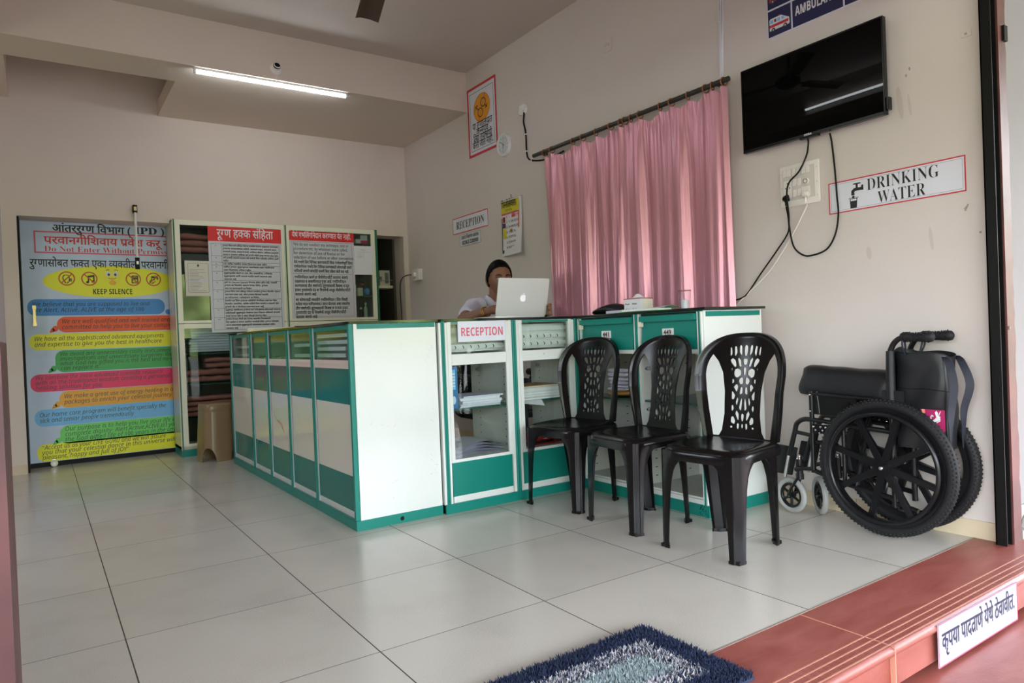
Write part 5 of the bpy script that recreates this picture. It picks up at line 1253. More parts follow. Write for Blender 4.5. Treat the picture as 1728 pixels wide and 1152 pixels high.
    for x in (-0.085,0.080):
        b = MB(); b.tube(smooth_path([(x*0.75-0.006,-0.085,0.405),(x-0.012,-0.09,0.445),(x,-0.09,0.495),(x+0.012,-0.09,0.445),(x*0.75+0.006,-0.085,0.405)],5),0.004,8,'strap'); obj('hang_loop', b, g)
M('label_band', srgb(236,150,130), 0.3)
wheelchair()
# ================================================================== things on the right wall
def RP(y, z, off=0.0): return Plane((XR-off, y, z), (0,-1,0))
def wall_sign(name, y0, z0, w, h, mat, label, cat, th=0.003):
    b = MB(); RP(y0,z0).slab(b,0,0,w,h,0.0002,th,mat); o = tag(obj(name, b, smooth=None), label, cat); return o, RP(y0,z0,th)
def child(o, name, fn):
    b = MB(); fn(b); return obj(name, b, o, smooth=None)
M('switch_shade', (0.66,0.61,0.58,1), 0.35)
def wall_things():
    # drinking water
    o, P = wall_sign('wall_sign',-0.016,1.425,0.598,0.149,'sign_white','white DRINKING WATER sign with red border beside the switchboard','sign')
    child(o,'border',lambda b: (P.frame(b,0,0,0.598,0.149,0.0055,'sign_red'), P.frame(b,0.012,0.012,0.586,0.137,0.0012,'ink_faint')))
    child(o,'sign_text',lambda b: (P.text(b,'DRINKING',0.185,0.081,0.078,'ink',width=0.310,style='serif',bold=-0.012), P.text(b,'WATER',0.235,0.015,0.078,'ink',width=0.205,style='serif',bold=-0.012)))
    def tap(b):
        P.poly(b,[(0.112,0.072),(0.112,0.092),(0.125,0.104),(0.160,0.104),(0.160,0.112),(0.170,0.114),(0.170,0.088),(0.160,0.090),(0.130,0.090),(0.127,0.086),(0.127,0.072)],'ink')
        P.rect(b,0.134,0.104,0.144,0.122,'ink'); P.rect(b,0.122,0.120,0.157,0.126,'ink'); P.poly(b,[(0.104,0.058),(0.106,0.012),(0.136,0.012),(0.140,0.058)],'ink'); P.ell(b,0.121,0.064,0.006,0.006,'ink'); P.frame(b,0.100,0.056,0.144,0.062,0.0015,'ink')
        P.rect(b,0.108,0.046,0.136,0.055,'sign_white',0.0014)
    child(o,'tap_symbol',tap)
    # reception + telephone
    o, P = wall_sign('wall_sign',3.617,1.836,0.60,0.146,'sign_white','white RECEPTION sign with red border above the telephone number','sign')
    child(o,'border',lambda b: P.frame(b,0,0,0.60,0.146,0.008,'sign_red')); child(o,'sign_text',lambda b: P.text(b,'RECEPTION',0.30,0.040,0.098,'ink',width=0.475,align='C',style='serif',bold=-0.006))
    o, P = wall_sign('wall_sign',3.500,1.715,0.352,0.104,'sign_white','small white sign with the complaint telephone number','sign')
    child(o,'border',lambda b: P.frame(b,0,0,0.352,0.104,0.003,'ink_faint')); child(o,'sign_text',lambda b: (P.text(b,'तक्रार निवारण क्रमांक',0.176,0.062,0.045,'ink',width=0.29,align='C',bold=0.02), P.text(b,'02362-228900',0.176,0.015,0.045,'ink',width=0.275,align='C',style='bold',bold=0.01)))
    # poster
    y0, z0, w, h = 3.278,2.452,0.456,0.589
    o, P = wall_sign('poster',y0,z0,w,h,'sign_white','red bordered poster with orange oval near the ceiling beam','poster')
    def pb(b):
        P.frame(b,0,0,w,h,0.022,'sign_red'); P.frame(b,0.042,0.045,w-0.042,h-0.052,0.004,'ink_soft')
    child(o,'border',pb)
    def sym(b):
        cx, cy = w/2+0.002, 0.385; P.ell(b,cx,cy,0.130,0.118,'orange'); P.ring(b,cx,cy,0.130,0.118,0.005,'red_orange',0.0014)
    child(o,'orange_oval',sym)
    def sym2(b):
        cx, cy = w/2, 0.385
        P.ring(b,cx+0.028,cy+0.036,0.042,0.040,0.009,'ink',0.002); P.ring(b,cx-0.020,cy-0.038,0.042,0.040,0.009,'ink',0.002)
        P.line(b,[(cx+0.056,cy+0.008),(cx+0.088,cy-0.022)],0.009,'ink',0.002); P.line(b,[(cx+0.058,cy-0.022),(cx+0.092,cy+0.006)],0.009,'ink',0.002)
        P.line(b,[(cx-0.048,cy-0.010),(cx-0.088,cy+0.022)],0.009,'ink',0.002); P.line(b,[(cx-0.092,cy-0.006),(cx-0.092,cy+0.026),(cx-0.054,cy+0.026)],0.008,'ink',0.002)
    child(o,'gender_symbols',sym2); child(o,'strike',lambda b: P.line(b,[(w/2-0.06,0.275),(w/2+0.065,0.495)],0.006,'red_orange',0.0026))
    child(o,'poster_text',lambda b: [P.text(b,s,w/2,z,0.082,'ink',width=wd,align='C',bold=0.012) for s,z,wd in (('या रुग्णालयात',0.225,0.31),('जन्मपूर्व',0.172,0.185),('लिंग तपासणी',0.118,0.29),('केली जात नाही.',0.064,0.325))])
    # ambulance board, its upper part beyond the frame
    y0, z0, w, h = 0.284,2.376,0.66,0.42
    o, P = wall_sign('wall_sign',y0,z0,w,h,'sign_white','dark blue emergency board with AMBULANCE and vehicle pictures above the television','sign')
    def cells(b):
        for (v0,v1) in ((0.004,0.136),(0.145,0.277),(0.286,0.416)):
            for (u0,u1) in ((0.004,0.134),(0.143,0.404),(0.413,0.656)): P.rect(b,u0,v0,u1,v1,'navy')
    child(o,'blue_cells',cells); child(o,'sign_text',lambda b: P.text(b,'AMBULANCE',0.158,0.058,0.062,'paper',width=0.235,style='bold',bold=0.012))
    def amb(b):
        P.poly(b,[(0.012,0.035),(0.012,0.090),(0.020,0.096),(0.080,0.096),(0.105,0.080),(0.124,0.070),(0.127,0.040),(0.120,0.035)],'paper',0.0014)
        P.rect(b,0.012,0.050,0.120,0.064,'sign_red',0.002); P.rect(b,0.016,0.070,0.036,0.088,'b_sky',0.002); P.rect(b,0.040,0.072,0.052,0.088,'cloth_red',0.002); P.rect(b,0.056,0.070,0.074,0.088,'b_sky',0.002); P.poly(b,[(0.082,0.072),(0.082,0.090),(0.092,0.084),(0.102,0.073)],'b_sky',0.002); P.rect(b,0.066,0.096,0.074,0.101,'sign_red',0.002)
        for u in (0.034,0.102): P.ell(b,u,0.036,0.011,0.011,'ink_soft',0.0026,18); P.ell(b,u,0.036,0.004,0.004,'board_grey',0.0032,12)
    child(o,'ambulance_picture',amb)
    def fire(b):
        P.rect(b,0.016,0.178,0.122,0.225,'sign_red',0.0014); P.rect(b,0.016,0.225,0.075,0.258,'sign_red',0.0014); P.rect(b,0.016,0.199,0.122,0.204,'paper',0.002); P.rect(b,0.024,0.222,0.038,0.246,'b_sky',0.002); P.rect(b,0.044,0.222,0.058,0.246,'b_sky',0.002)
        for u in (0.036,0.100): P.ell(b,u,0.178,0.013,0.013,'ink_soft',0.0026,18); P.ell(b,u,0.178,0.005,0.005,'board_grey',0.0032,12)
    child(o,'fire_engine_picture',fire)
    # clock
    r = thing('wall_clock','round white wall clock beside the red bordered poster','clock',(XR,2.725,2.437)); m = Matrix.Rotation(R(-90),4,'Y')
    b = MB(); b.lathe([(0.0905,0.0005),(0.0925,0.012),(0.088,0.026),(0.078,0.027),(0.076,0.017),(0.0005,0.017)],48,'white',m); obj('clock_case', b, r)
    b = MB(); b.lathe([(0.0005,0.0175),(0.0755,0.0176)],48,'paper',m,False); P = Plane((-0.0178,0,0),(0,-1,0))
    for k in range(12):
        a = R(30*k); P.text(b,str(12 if k == 0 else k),0.058*math.sin(a),0.058*math.cos(a)-0.007,0.020,'ink_soft',align='C')
    obj('dial', b, r, smooth=None)
    b = MB(); P.line(b,[(0.010,-0.008),(-0.042,0.034)],0.004,'ink',0.002); P.line(b,[(0.004,0.010),(-0.008,-0.028)],0.005,'ink',0.0024); P.line(b,[(-0.002,-0.050),(0.003,0.045)],0.0015,'ink',0.003); P.ell(b,0,0,0.005,0.005,'ink',0.0034,14); obj('hands', b, r, smooth=None)
    b = MB(); b.lathe([(0.0005,0.0235),(0.077,0.0235)],40,'glass_clear',m,False); obj('clock_glass', b, r, smooth=None)
    # calendar
    r = thing('wall_calendar','hanging wall calendar with yellow heading above the seated woman','calendar',(XR,2.665,1.556)); W, H = 0.292, 0.44
    b = MB()
    for k in range(5): b.grid(lambda u, v, k=k: (-0.004-0.0012*k-0.010*(1-v)**2*(1+0.5*k)*(0.3+u)+0.0004, W/2-W*u-0.004*k*(1-v), H*v-0.002*k*(1-v)), 8, 10, 'paper')
    obj('pages', b, r); 
    P = Plane((-0.012,W/2,0),(0,-1,0))
    def cw(u, v): return 0.0018+0.0164*(1-v/H)**2*(0.3+u/W)-0.002*(1-v/H)
    def crect(b, u0, v0, u1, v1, mat, e=0.0):
        n = 6; 
        for j in range(n):
            a, c = v0+(v1-v0)*j/n, v0+(v1-v0)*(j+1)/n
            b.add([P.p(u0,a,cw(u0,a)+e),P.p(u1,a,cw(u1,a)+e),P.p(u1,c,cw(u1,c)+e),P.p(u0,c,cw(u0,c)+e)],[(0,1,2,3)],mat)
    b = MB(); crect(b,0.012,0.335,W-0.03,0.430,'yellow'); crect(b,0.012,0.322,W-0.03,0.333,'pink_ink'); crect(b,0.012,0.014,W-0.022,0.040,'ink_soft'); crect(b,0.012,0.040,0.022,0.30,'ink_soft'); crect(b,W-0.045,0.13,W-0.028,0.33,'face_pink'); crect(b,W-0.045,0.05,W-0.028,0.128,'face_orange')
    crect(b,0.030,0.262,0.062,0.306,'cloth_red'); crect(b,0.026,0.218,0.068,0.256,'navy'); crect(b,0.030,0.130,0.075,0.212,'yellow'); crect(b,0.16,0.29,0.205,0.325,'face_pink'); crect(b,0.21,0.118,0.245,0.155,'b_sky'); crect(b,0.085,0.05,0.125,0.085,'face_pink'); crect(b,0.13,0.175,0.165,0.20,'kraft'); obj('colour_blocks', b, r, smooth=None)
    b = MB(); P.text(b,'फिनोलेक्स',0.13,0.375,0.075,'ink',0.012,width=0.205,align='C',bold=0.02); P.text(b,'२०२५',0.13,0.345,0.028,'ink',0.012,width=0.10,align='C')
    dn = 1
    for c in range(5):
        for q in range(7):
            d = q+1+7*c
            if d > 31: continue
            u, v = 0.092+c*0.037, 0.292-q*0.041; P.text(b,''.join(chr(0x966+int(x)) for x in str(d)),u,v,0.030,'red_ink' if q == 0 else 'ink',cw(u,v)+0.0035,align='C',bold=0.01)
    for q in range(2): P.text(b,'▮',0.045,0.062+q*0.038,0.03,'ink',0.014,align='C') if False else None
    obj('dates', b, r, smooth=None)
    b = MB(); b.cyl((-0.006,W/2,H),(-0.006,-W/2,H),0.003,None,8,'steel'); b.tube([(-0.006,0.02,H),(-0.004,0,H+0.028),(-0.006,-0.02,H)],0.0012,6,'steel'); b.cyl((0,0,H+0.03),(-0.012,0,H+0.03),0.005,None,10,'steel'); obj('hanger', b, r)
    # television
    r = thing('television','black flat television on the right wall above the switchboard','television',(2.925,0.037,2.024)); w, h = 0.741, 0.430
    b = MB(); b.rbox((-0.012,-w/2+0.01,-h/2+0.006),(-0.003,w/2-0.01,h/2-0.006),0.004,'tv_black'); b.rbox((-0.004,-w/2+0.10,-h/2+0.02),(0.022,w/2-0.10,h/2-0.11),0.008,'tv_black'); b.box((0.010,-0.12,-0.10),(0.049,0.12,0.10),'black'); obj('back_case', b, r, bevel=0.002)
    b = MB(); t = 0.007; fx = -0.024
    b.box((fx,-w/2,-h/2),(0.004,-w/2+t,h/2),'tv_black'); b.box((fx,w/2-t,-h/2),(0.004,w/2,h/2),'tv_black'); b.box((fx,-w/2+t,h/2-t),(0.004,w/2-t,h/2),'tv_black'); b.box((fx,-w/2+t,-h/2),(0.004,w/2-t,-h/2+0.014),'tv_black'); b.box((fx+0.004,-0.05,-h/2-0.008),(0.002,0.05,-h/2),'tv_black'); b.box((fx+0.008,-w/2-0.012,-h/2+0.02),(0.012,-w/2,-h/2+0.075),'tv_black'); obj('bezel', b, r, bevel=0.0015)
    b = MB()
    b.grid(lambda u, v: (-0.0215-0.0030*(1-(2*u-1)**2)*1.0-0.0020*(1-(2*v-1)**2)+0.003, w/2-t-(w-2*t)*u, -h/2+0.014+(h-0.014-t)*v), 32, 20, 'screen'); obj('screen', b, r, smooth=60)
    b = MB(); P = Plane((fx-0.0002,w/2,-h/2),(0,-1,0)); P.text(b,'ONIDA',w/2+0.0,0.003,0.013,'paper',0.0008,width=0.040,align='C',style='bold'); obj('badge', b, r, smooth=None)
    # switchboard
    r = thing('switchboard','white switchboard with sockets under the television','switchboard',(XR,0.133,1.602)); P = Plane((-0.012,0.107,-0.104),(0,-1,0)); W, H = 0.214, 0.208
    b = MB(); b.rbox((-0.012,-0.107,-0.104),(-0.0003,0.107,0.104),0.003,'switch'); obj('cover_plate', b, r, bevel=0.003)
    b = MB(); P.slab(b,0.018,0.030,W-0.022,H-0.020,0,0.004,'switch_shade'); obj('module_frame', b, r, bevel=0.001)
    sw = []
    for u in (0.024,0.046,0.076,0.098,0.128,0.150): sw.append((u,0.150))
    for u in (0.078,0.102): sw += [(u,0.098),(u,0.044)]
    for u, v in sw:
        b = MB(); vs = [P.p(u,v,0.003),P.p(u+0.018,v,0.003),P.p(u+0.018,v+0.036,0.003),P.p(u,v+0.036,0.003),P.p(u,v,0.011),P.p(u+0.018,v,0.011),P.p(u+0.018,v+0.036,0.006),P.p(u,v+0.036,0.006)]
        b.add(vs,[(0,3,2,1),(4,5,6,7),(0,1,5,4),(1,2,6,5),(2,3,7,6),(3,0,4,7)],'switch'); obj('switch', b, r, bevel=0.0008)
    b = MB(); c = P.p(0.150,0.110,0); b.cyl(c, c+Vector((-0.014,0,0)),0.0165,0.014,24,'switch'); P.ring(b,0.150,0.110,0.012,0.012,0.003,'ink_soft',0.0146,24); obj('fan_regulator', b, r)
    b = MB(); P.slab(b,0.024,0.044,0.068,0.132,0.003,0.006,'switch'); P.slab(b,0.124,0.040,0.168,0.086,0.003,0.006,'switch')
    for u, v in ((0.046,0.118),(0.036,0.094),(0.057,0.094)): P.ell(b,u,v,0.0035,0.0035,'ink_soft',0.0064,10)
    for u, v in ((0.010,0.17),(0.010,0.10),(0.010,0.035),(W-0.011,0.17),(W-0.011,0.10),(W-0.011,0.035)): P.ell(b,u,v,0.003,0.003,'steel',0.0006,10)
    obj('socket', b, r, smooth=None)
    def plug(name, y, z, mat, label, path, rad, cname, clabel):
        b = MB(); x = XR-0.018
        b.add([(x-0.026,y+s*0.010,z+q) for s, q in ((-1,0.004),(1,0.004),(1.5,-0.012),(-1.5,-0.012))]+[(x,y+s*0.016,z+q) for s, q in ((-0.6,0.016),(0.6,0.016),(1.1,-0.020),(-1.1,-0.020))],[(0,1,2,3),(7,6,5,4),(0,4,5,1),(1,5,6,2),(2,6,7,3),(3,7,4,0)],mat)
        b.cyl((x-0.013,y,z-0.014),(x-0.013,y,z-0.045),0.006,0.004,10,mat); o = tag(obj(name, b, bevel=0.003), label, 'plug')
        b = MB(); b.tube(smooth_path([(x-0.013,y,z-0.045)]+path,6),rad,8,mat); tag(obj(cname, b, smooth=60), clabel, 'cable')
    plug('plug',0.197,1.546,'black','black three-pin plug at the left socket of the switchboard',[(XR-0.012,0.199,1.44),(XR-0.012,0.205,1.37),(XR-0.012,0.277,1.283),(XR-0.010,0.37,1.185),(XR-0.010,0.459,1.085),(XR-0.010,0.50,1.060),(XR-0.014,0.56,1.04),(XR-0.016,0.62,0.95)],0.0038,'power_cable','black cable running from the left plug down behind the counter')
    plug('plug',0.089,1.545,'switch','white three-pin plug at the right socket of the switchboard',[(XR-0.012,0.096,1.49),(XR-0.012,0.119,1.450),(XR-0.010,0.189,1.347),(XR-0.008,0.315,1.195),(XR-0.008,0.447,1.092),(XR-0.008,0.54,1.020),(XR-0.012,0.60,0.93)],0.0042,'power_cable','white cable running from the right plug down behind the counter')
    b = MB(); b.tube(smooth_path([(2.945,0.066,1.806),(2.95,0.067,1.790),(XR-0.02,0.082,1.733),(XR-0.03,0.120,1.660),(XR-0.045,0.165,1.615),(XR-0.05,0.178,1.554),(XR-0.03,0.184,1.46),(XR-0.02,0.190,1.40),(XR-0.015,0.174,1.30),(XR-0.012,0.130,1.252),(XR-0.012,0.079,1.242),(XR-0.012,0.0,1.262),(XR-0.012,-0.047,1.328),(XR-0.012,-0.066,1.42),(XR-0.012,-0.062,1.509),(XR-0.012,-0.057,1.622),(XR-0.015,-0.048,1.76),(2.945,-0.048,1.806)],8),0.0042,8,'black')
    tag(obj('tv_cable', b, smooth=60), 'black cable looping below the television across the DRINKING WATER sign', 'cable')
    # wiring and small fittings
    for i, (dy0, dy1) in enumerate(((0.583,0.590),(0.570,0.584),(0.555,0.578))):
        b = MB(); b.tube([(XR-0.005,dy1,2.255),(XR-0.005,dy0,2.70),(XR-0.005,dy0,3.2)],0.0045,6,'paper'); 
        for z in (2.30,2.58): b.box((XR-0.009,dy1-0.0025,z),(XR,dy1+0.0025,z+0.006),'white')
        tag(obj('white_wire', b, smooth=60), ('leftmost','middle','rightmost')[i]+' of three white wires rising from the curtain rod end', 'wire', 'white wires above the curtain rod')
    b = MB(); b.rbox((XR-0.006,1.446,2.742),(XR-0.0003,1.526,2.830),0.002,'wall_side'); P = RP(1.526,2.742,0.006); P.ring(b,0.028,0.05,0.010,0.010,0.002,'ink_faint',0.0005,14); P.ring(b,0.055,0.045,0.008,0.008,0.002,'ink_faint',0.0005,14); tag(obj('blank_plate', b), 'small square blank plate high on the wall above the curtain', 'wall plate')
    r = thing('cable_outlet','white patched outlet with black cable left of the curtain rod','outlet',(XR,2.46,2.645))
    rr = random.Random(4); b = MB(); b.add([(-0.012-rr.uniform(0,0.006),0.05*math.cos(a)*rr.uniform(0.75,1.1),0.042*math.sin(a)*rr.uniform(0.8,1.1)) for a in [2*math.pi*k/14 for k in range(14)]]+[(-0.0003,0.055*math.cos(a),0.046*math.sin(a)) for a in [2*math.pi*k/14 for k in range(14)]],[list(range(14))]+[(k,(k+1)%14,14+(k+1)%14,14+k) for k in range(14)],'white'); obj('outlet_patch', b, r, smooth=None)
    b = MB(); b.tube(smooth_path([(-0.012,-0.025,-0.01),(-0.010,-0.022,-0.05),(-0.008,-0.010,-0.10),(-0.008,-0.032,-0.19),(-0.008,-0.034,-0.32),(-0.008,-0.050,-0.385),(-0.008,-0.115,-0.418),(-0.008,-0.22,-0.44),(-0.012,-0.36,-0.45),(-0.02,-0.50,-0.44)],6),0.006,8,'black'); obj('cable', b, r, smooth=60)
    b = MB()
    for y, z in ((-0.034,-0.20),(-0.036,-0.33)): b.box((-0.016,y-0.012,z-0.004),(0,y+0.016,z+0.004),'white')
    b.box((-0.016,-0.102,-0.426),(0,-0.094,-0.40),'white'); obj('cable_clip', b, r)
    r = thing('socket_box','white surface socket box with black lead near the back corner','socket',(XR,4.33,1.545))
    b = MB(); b.rbox((-0.045,-0.075,-0.055),(-0.0003,0.075,0.055),0.004,'switch'); obj('box', b, r, bevel=0.002)
    b = MB(); b.rbox((-0.075,-0.02,-0.02),(-0.045,0.03,0.02),0.004,'switch'); obj('plug_body', b, r, bevel=0.003)
    b = MB(); b.tube(smooth_path([(-0.072,0.02,0),(-0.10,0.08,0.0),(-0.13,0.13,-0.03),(-0.14,0.16,-0.12),(-0.13,0.17,-0.40),(-0.12,0.17,-0.9),(-0.12,0.17,-1.545)],6),0.005,8,'black'); obj('lead', b, r, smooth=60)
M('face_pink', srgb(226,120,110), 0.5)
wall_things()

def satin():
    m = bpy.data.materials.new('pink_satin'); m.use_nodes = True; MATS['satin'] = m
    nt = m.node_tree; N = nt.nodes; L = nt.links; b = N['Principled BSDF']
    b.inputs['Base Color'].default_value = (0.66,0.305,0.385,1); b.inputs['Roughness'].default_value = 0.34; b.inputs['Metallic'].default_value = 0.5; b.inputs['Specular Tint'].default_value = (1,0.8,0.85,1)
    b.inputs['Sheen Weight'].default_value = 0.25
    geo = N.new('ShaderNodeNewGeometry'); mp = N.new('ShaderNodeMapping'); mp.inputs['Scale'].default_value = (260,260,6); L.new(geo.outputs['Position'], mp.inputs[0])
    nz = N.new('ShaderNodeTexNoise'); nz.inputs['Scale'].default_value = 1; nz.inputs['Detail'].default_value = 3; L.new(mp.outputs[0], nz.inputs['Vector'])
    bp = N.new('ShaderNodeBump'); bp.inputs['Strength'].default_value = 0.18; bp.inputs['Distance'].default_value = 0.002; L.new(nz.outputs['Fac'], bp.inputs['Height']); L.new(bp.outputs[0], b.inputs['Normal'])
    mr = N.new('ShaderNodeMapRange'); mr.inputs[3].default_value = 0.26; mr.inputs[4].default_value = 0.42; L.new(nz.outputs['Fac'], mr.inputs[0]); L.new(mr.outputs[0], b.inputs['Roughness'])
satin()
def curtains():
    X = 2.918
    r = thing('curtain_rod','dark curtain rod along the right wall above the pink curtains','rod',(X,1.38,2.238))
    b = MB(); b.cyl((0,0.892,0),(0,-0.885,-0.002),0.0145,None,16,'rod'); obj('rod', b, r)
    b = MB()
    for y in (0.80,-0.80): b.box((0.0,y-0.008,-0.012),(0.057,y+0.008,0.012),'rod')
    obj('bracket', b, r)
    rings = [2.141,2.048,1.812,1.704,1.57,1.425,1.337,1.293,1.241,1.162,0.994,0.905,0.78,0.652,0.606,0.527]
    ordn = ['farthest','second','third','fourth','fifth','sixth','seventh','eighth','ninth','tenth','eleventh','twelfth','thirteenth','fourteenth','fifteenth','nearest']
    mp = None
    for i, y in enumerate(rings):
        b = MB(); b.torus((0,0,0),0.0225,0.0033,'y',26,8,'ring')
        o = obj('curtain_ring', b, loc=(X,y,2.230), rotz=R((-1)**i*14), smooth=60)
        tag(o, ordn[i]+(' brown curtain ring from the clock end of the rod' if 0 < i < 15 else ' brown curtain ring, at the clock end of the rod' if i == 0 else ' brown curtain ring, at the television end of the rod'), 'curtain ring', 'curtain rings on the rod')
    def panel(y0, y1, ties, seed, label, zb, amp, edge):
        rr = random.Random(seed); fr = [(rr.uniform(0.6,1.0), rr.uniform(13,24)*k, rr.uniform(0,6.28), rr.uniform(-0.05,0.05)) for k in (1,1.7,2.6)]
        def fn(u, v):
            y = y0+(y1-y0)*u; zt = 2.203
            # top edge sags between the rings
            d = min(abs(y-t) for t in ties); near = sorted(ties, key=lambda t: abs(t-y))[:2]; gap = abs(near[0]-near[1]) if len(near) > 1 else 0.1
            sag = min(0.040, gap*0.22)*min(1, d/(gap/2+1e-6))**1.5
            z = zb+(zt-sag-zb)*v
            s = 1-v; k = 0.35+0.65*min(1, s/0.25)
            x = sum(a*(lambda q: math.copysign(abs(q)**0.6, q))(math.sin(f*(y+dr*s)+p))/(1+0.7*j) for j, (a, f, p, dr) in enumerate(fr))*amp*k
            x += -0.010*math.exp(-(d/0.02)**2)*math.exp(-s*9)
            x += 0.0025*math.sin(150*y)*math.exp(-(s*1.15/0.035)**2)
            x += edge(y, s)
            yy = y+0.006*math.sin(40*y+3*s)*s
            return (min(X+0.006+x, 2.968), yy, z)
        b = MB(); b.grid(fn, 260, 70, 'satin'); o = obj('curtain', b, smooth=80); tag(o, label, 'curtain', 'pink satin curtains'); return o
    panel(1.27,2.137,[t for t in rings if t > 1.26],5,'pink satin curtain on the left, beside the calendar',0.62,0.019,lambda y, s: -0.022*math.exp(-((y-1.34-0.06*s)/0.022)**2)-0.012*math.exp(-((y-1.98)/0.03)**2))
    panel(0.505,1.285,[t for t in rings if t < 1.30],11,'pink satin curtain on the right, below the white wires',0.62,0.018,lambda y, s: -0.020*math.exp(-((y-0.585-0.02*s)/0.020)**2)-0.014*math.exp(-((y-1.20+0.05*s)/0.03)**2)-0.016*math.exp(-((y-0.53)/0.015)**2))
curtains()
# ================================================================== laptop
def laptop():
    r = thing('laptop','open silver laptop with a white apple mark on its lid','laptop',(2.138,1.405,1.0062), R(0))
    b = MB(); b.rbox((-0.178,0.0,0.002),(0.178,0.247,0.014),0.012,'laptop'); obj('base', b, r, bevel=0.002)
    b = MB(); b.box((-0.14,0.05,0.0142),(0.14,0.15,0.0150),'black'); b.box((-0.05,0.165,0.0142),(0.05,0.235,0.0146),'steel'); obj('keyboard', b, r)
    m = Matrix.Translation((0,0.002,0.012)) @ Matrix.Rotation(R(103.5),4,'X')     # lid leans towards the visitor
    b = MB(); b.rbox((-0.179,0.0,-0.003),(0.179,0.222,0.003),0.011,'laptop',m,6); obj('lid', b, r, bevel=0.0015)
    b = MB(); b.box((-0.165,0.012,-0.0036),(0.165,0.212,-0.0031),'screen',m); obj('display', b, r)
    b = MB()
    def D(U, V):
        e = lambda cx, cy, a, bb: (np.sqrt(((U-cx)/a)**2+((V-cy)/bb)**2)-1)*min(a,bb)
        body = np.minimum(np.minimum(e(-0.0065,0.002,0.0135,0.0165), e(0.0065,0.002,0.0135,0.0165)), np.minimum(e(-0.006,-0.006,0.011,0.0135), e(0.006,-0.006,0.011,0.0135)))
        body = np.maximum(body, -e(0.0235,0.003,0.0085,0.0095)); body = np.maximum(body, -e(0.0,0.0225,0.006,0.006)); body = np.maximum(body, -e(0.0,-0.0225,0.004,0.0045))
        c, s = math.cos(R(-38)), math.sin(R(-38)); p, q = c*(U-0.0035)+s*(V-0.0265), -s*(U-0.0035)+c*(V-0.0265)
        c1 = np.maximum(np.sqrt((p+0.0035)**2+q*q)-0.0068, np.sqrt((p-0.0035)**2+q*q)-0.0068)
        return np.minimum(body, c1)
    sdf_plate(b, D, -0.024, 0.026, -0.024, 0.036, 0.0008, 0.0006, lambda u, v, w: tuple(m @ Vector((u, 0.106+v, 0.0032+w))), 'logo'); obj('lid_mark', b, r, smooth=None)
laptop()

# ================================================================== the woman at the counter
def remesh(name, mb, voxel, mat, sm=4):
    me = raw_mesh(name+'_raw', mb); o = bpy.data.objects.new('tmp', me); COL.objects.link(o)
    md = o.modifiers.new('r','REMESH'); md.mode = 'VOXEL'; md.voxel_size = voxel
    s = o.modifiers.new('s','SMOOTH'); s.factor = 0.5; s.iterations = sm
    dg = bpy.context.evaluated_depsgraph_get(); nm = bpy.data.meshes.new_from_object(o.evaluated_get(dg)); nm.name = name
    bpy.data.objects.remove(o); bpy.data.meshes.remove(me); nm.materials.clear(); nm.materials.append(MATS[mat]); nm.shade_smooth(); return nm
def head_point(d, grow=0.0):
    x, y, z = d
    w, dp, h = 0.074+grow, 0.094+grow, 0.112+grow
    px, py, pz = x*w, y*dp, z*h
    if z < 0: k = (-z)**1.4; px *= 1-0.40*k; py = py*(1-0.22*k)-0.020*k*(1 if y < 0.3 else 0.4)
    if y < 0:
        f = -y
        g = lambda cx, cz, sx, sz: math.exp(-((px-cx)/sx)**2-((pz-cz)/sz)**2)
        if grow == 0:
            py -= f*(0.021*g(0,-0.030,0.012,0.013)+0.010*g(0,-0.008,0.008,0.020))
            py -= f*(0.006*g(0,-0.062,0.020,0.008)+0.005*g(0,-0.072,0.017,0.007)+0.007*g(0,-0.097,0.020,0.014))
            py += f*(0.010*g(-0.031,0.004,0.016,0.011)+0.010*g(0.031,0.004,0.016,0.011)+0.004*g(0,-0.067,0.018,0.0025))
            py -= f*(0.005*g(-0.030,0.024,0.022,0.008)+0.005*g(0.030,0.024,0.022,0.008)+0.005*g(-0.045,-0.030,0.020,0.018)+0.005*g(0.045,-0.030,0.020,0.018))
        py *= 0.96
    return (px, py, pz)
def sph(n, k):
    for i in range(k+1):
        t = math.pi*i/k
        for j in range(n):
            a = 2*math.pi*j/n; yield (math.sin(t)*math.cos(a), math.sin(t)*math.sin(a), -math.cos(t))
def sph_faces(n, k): return [(i*n+j, i*n+(j+1)%n, (i+1)*n+(j+1)%n, (i+1)*n+j) for i in range(k) for j in range(n)]
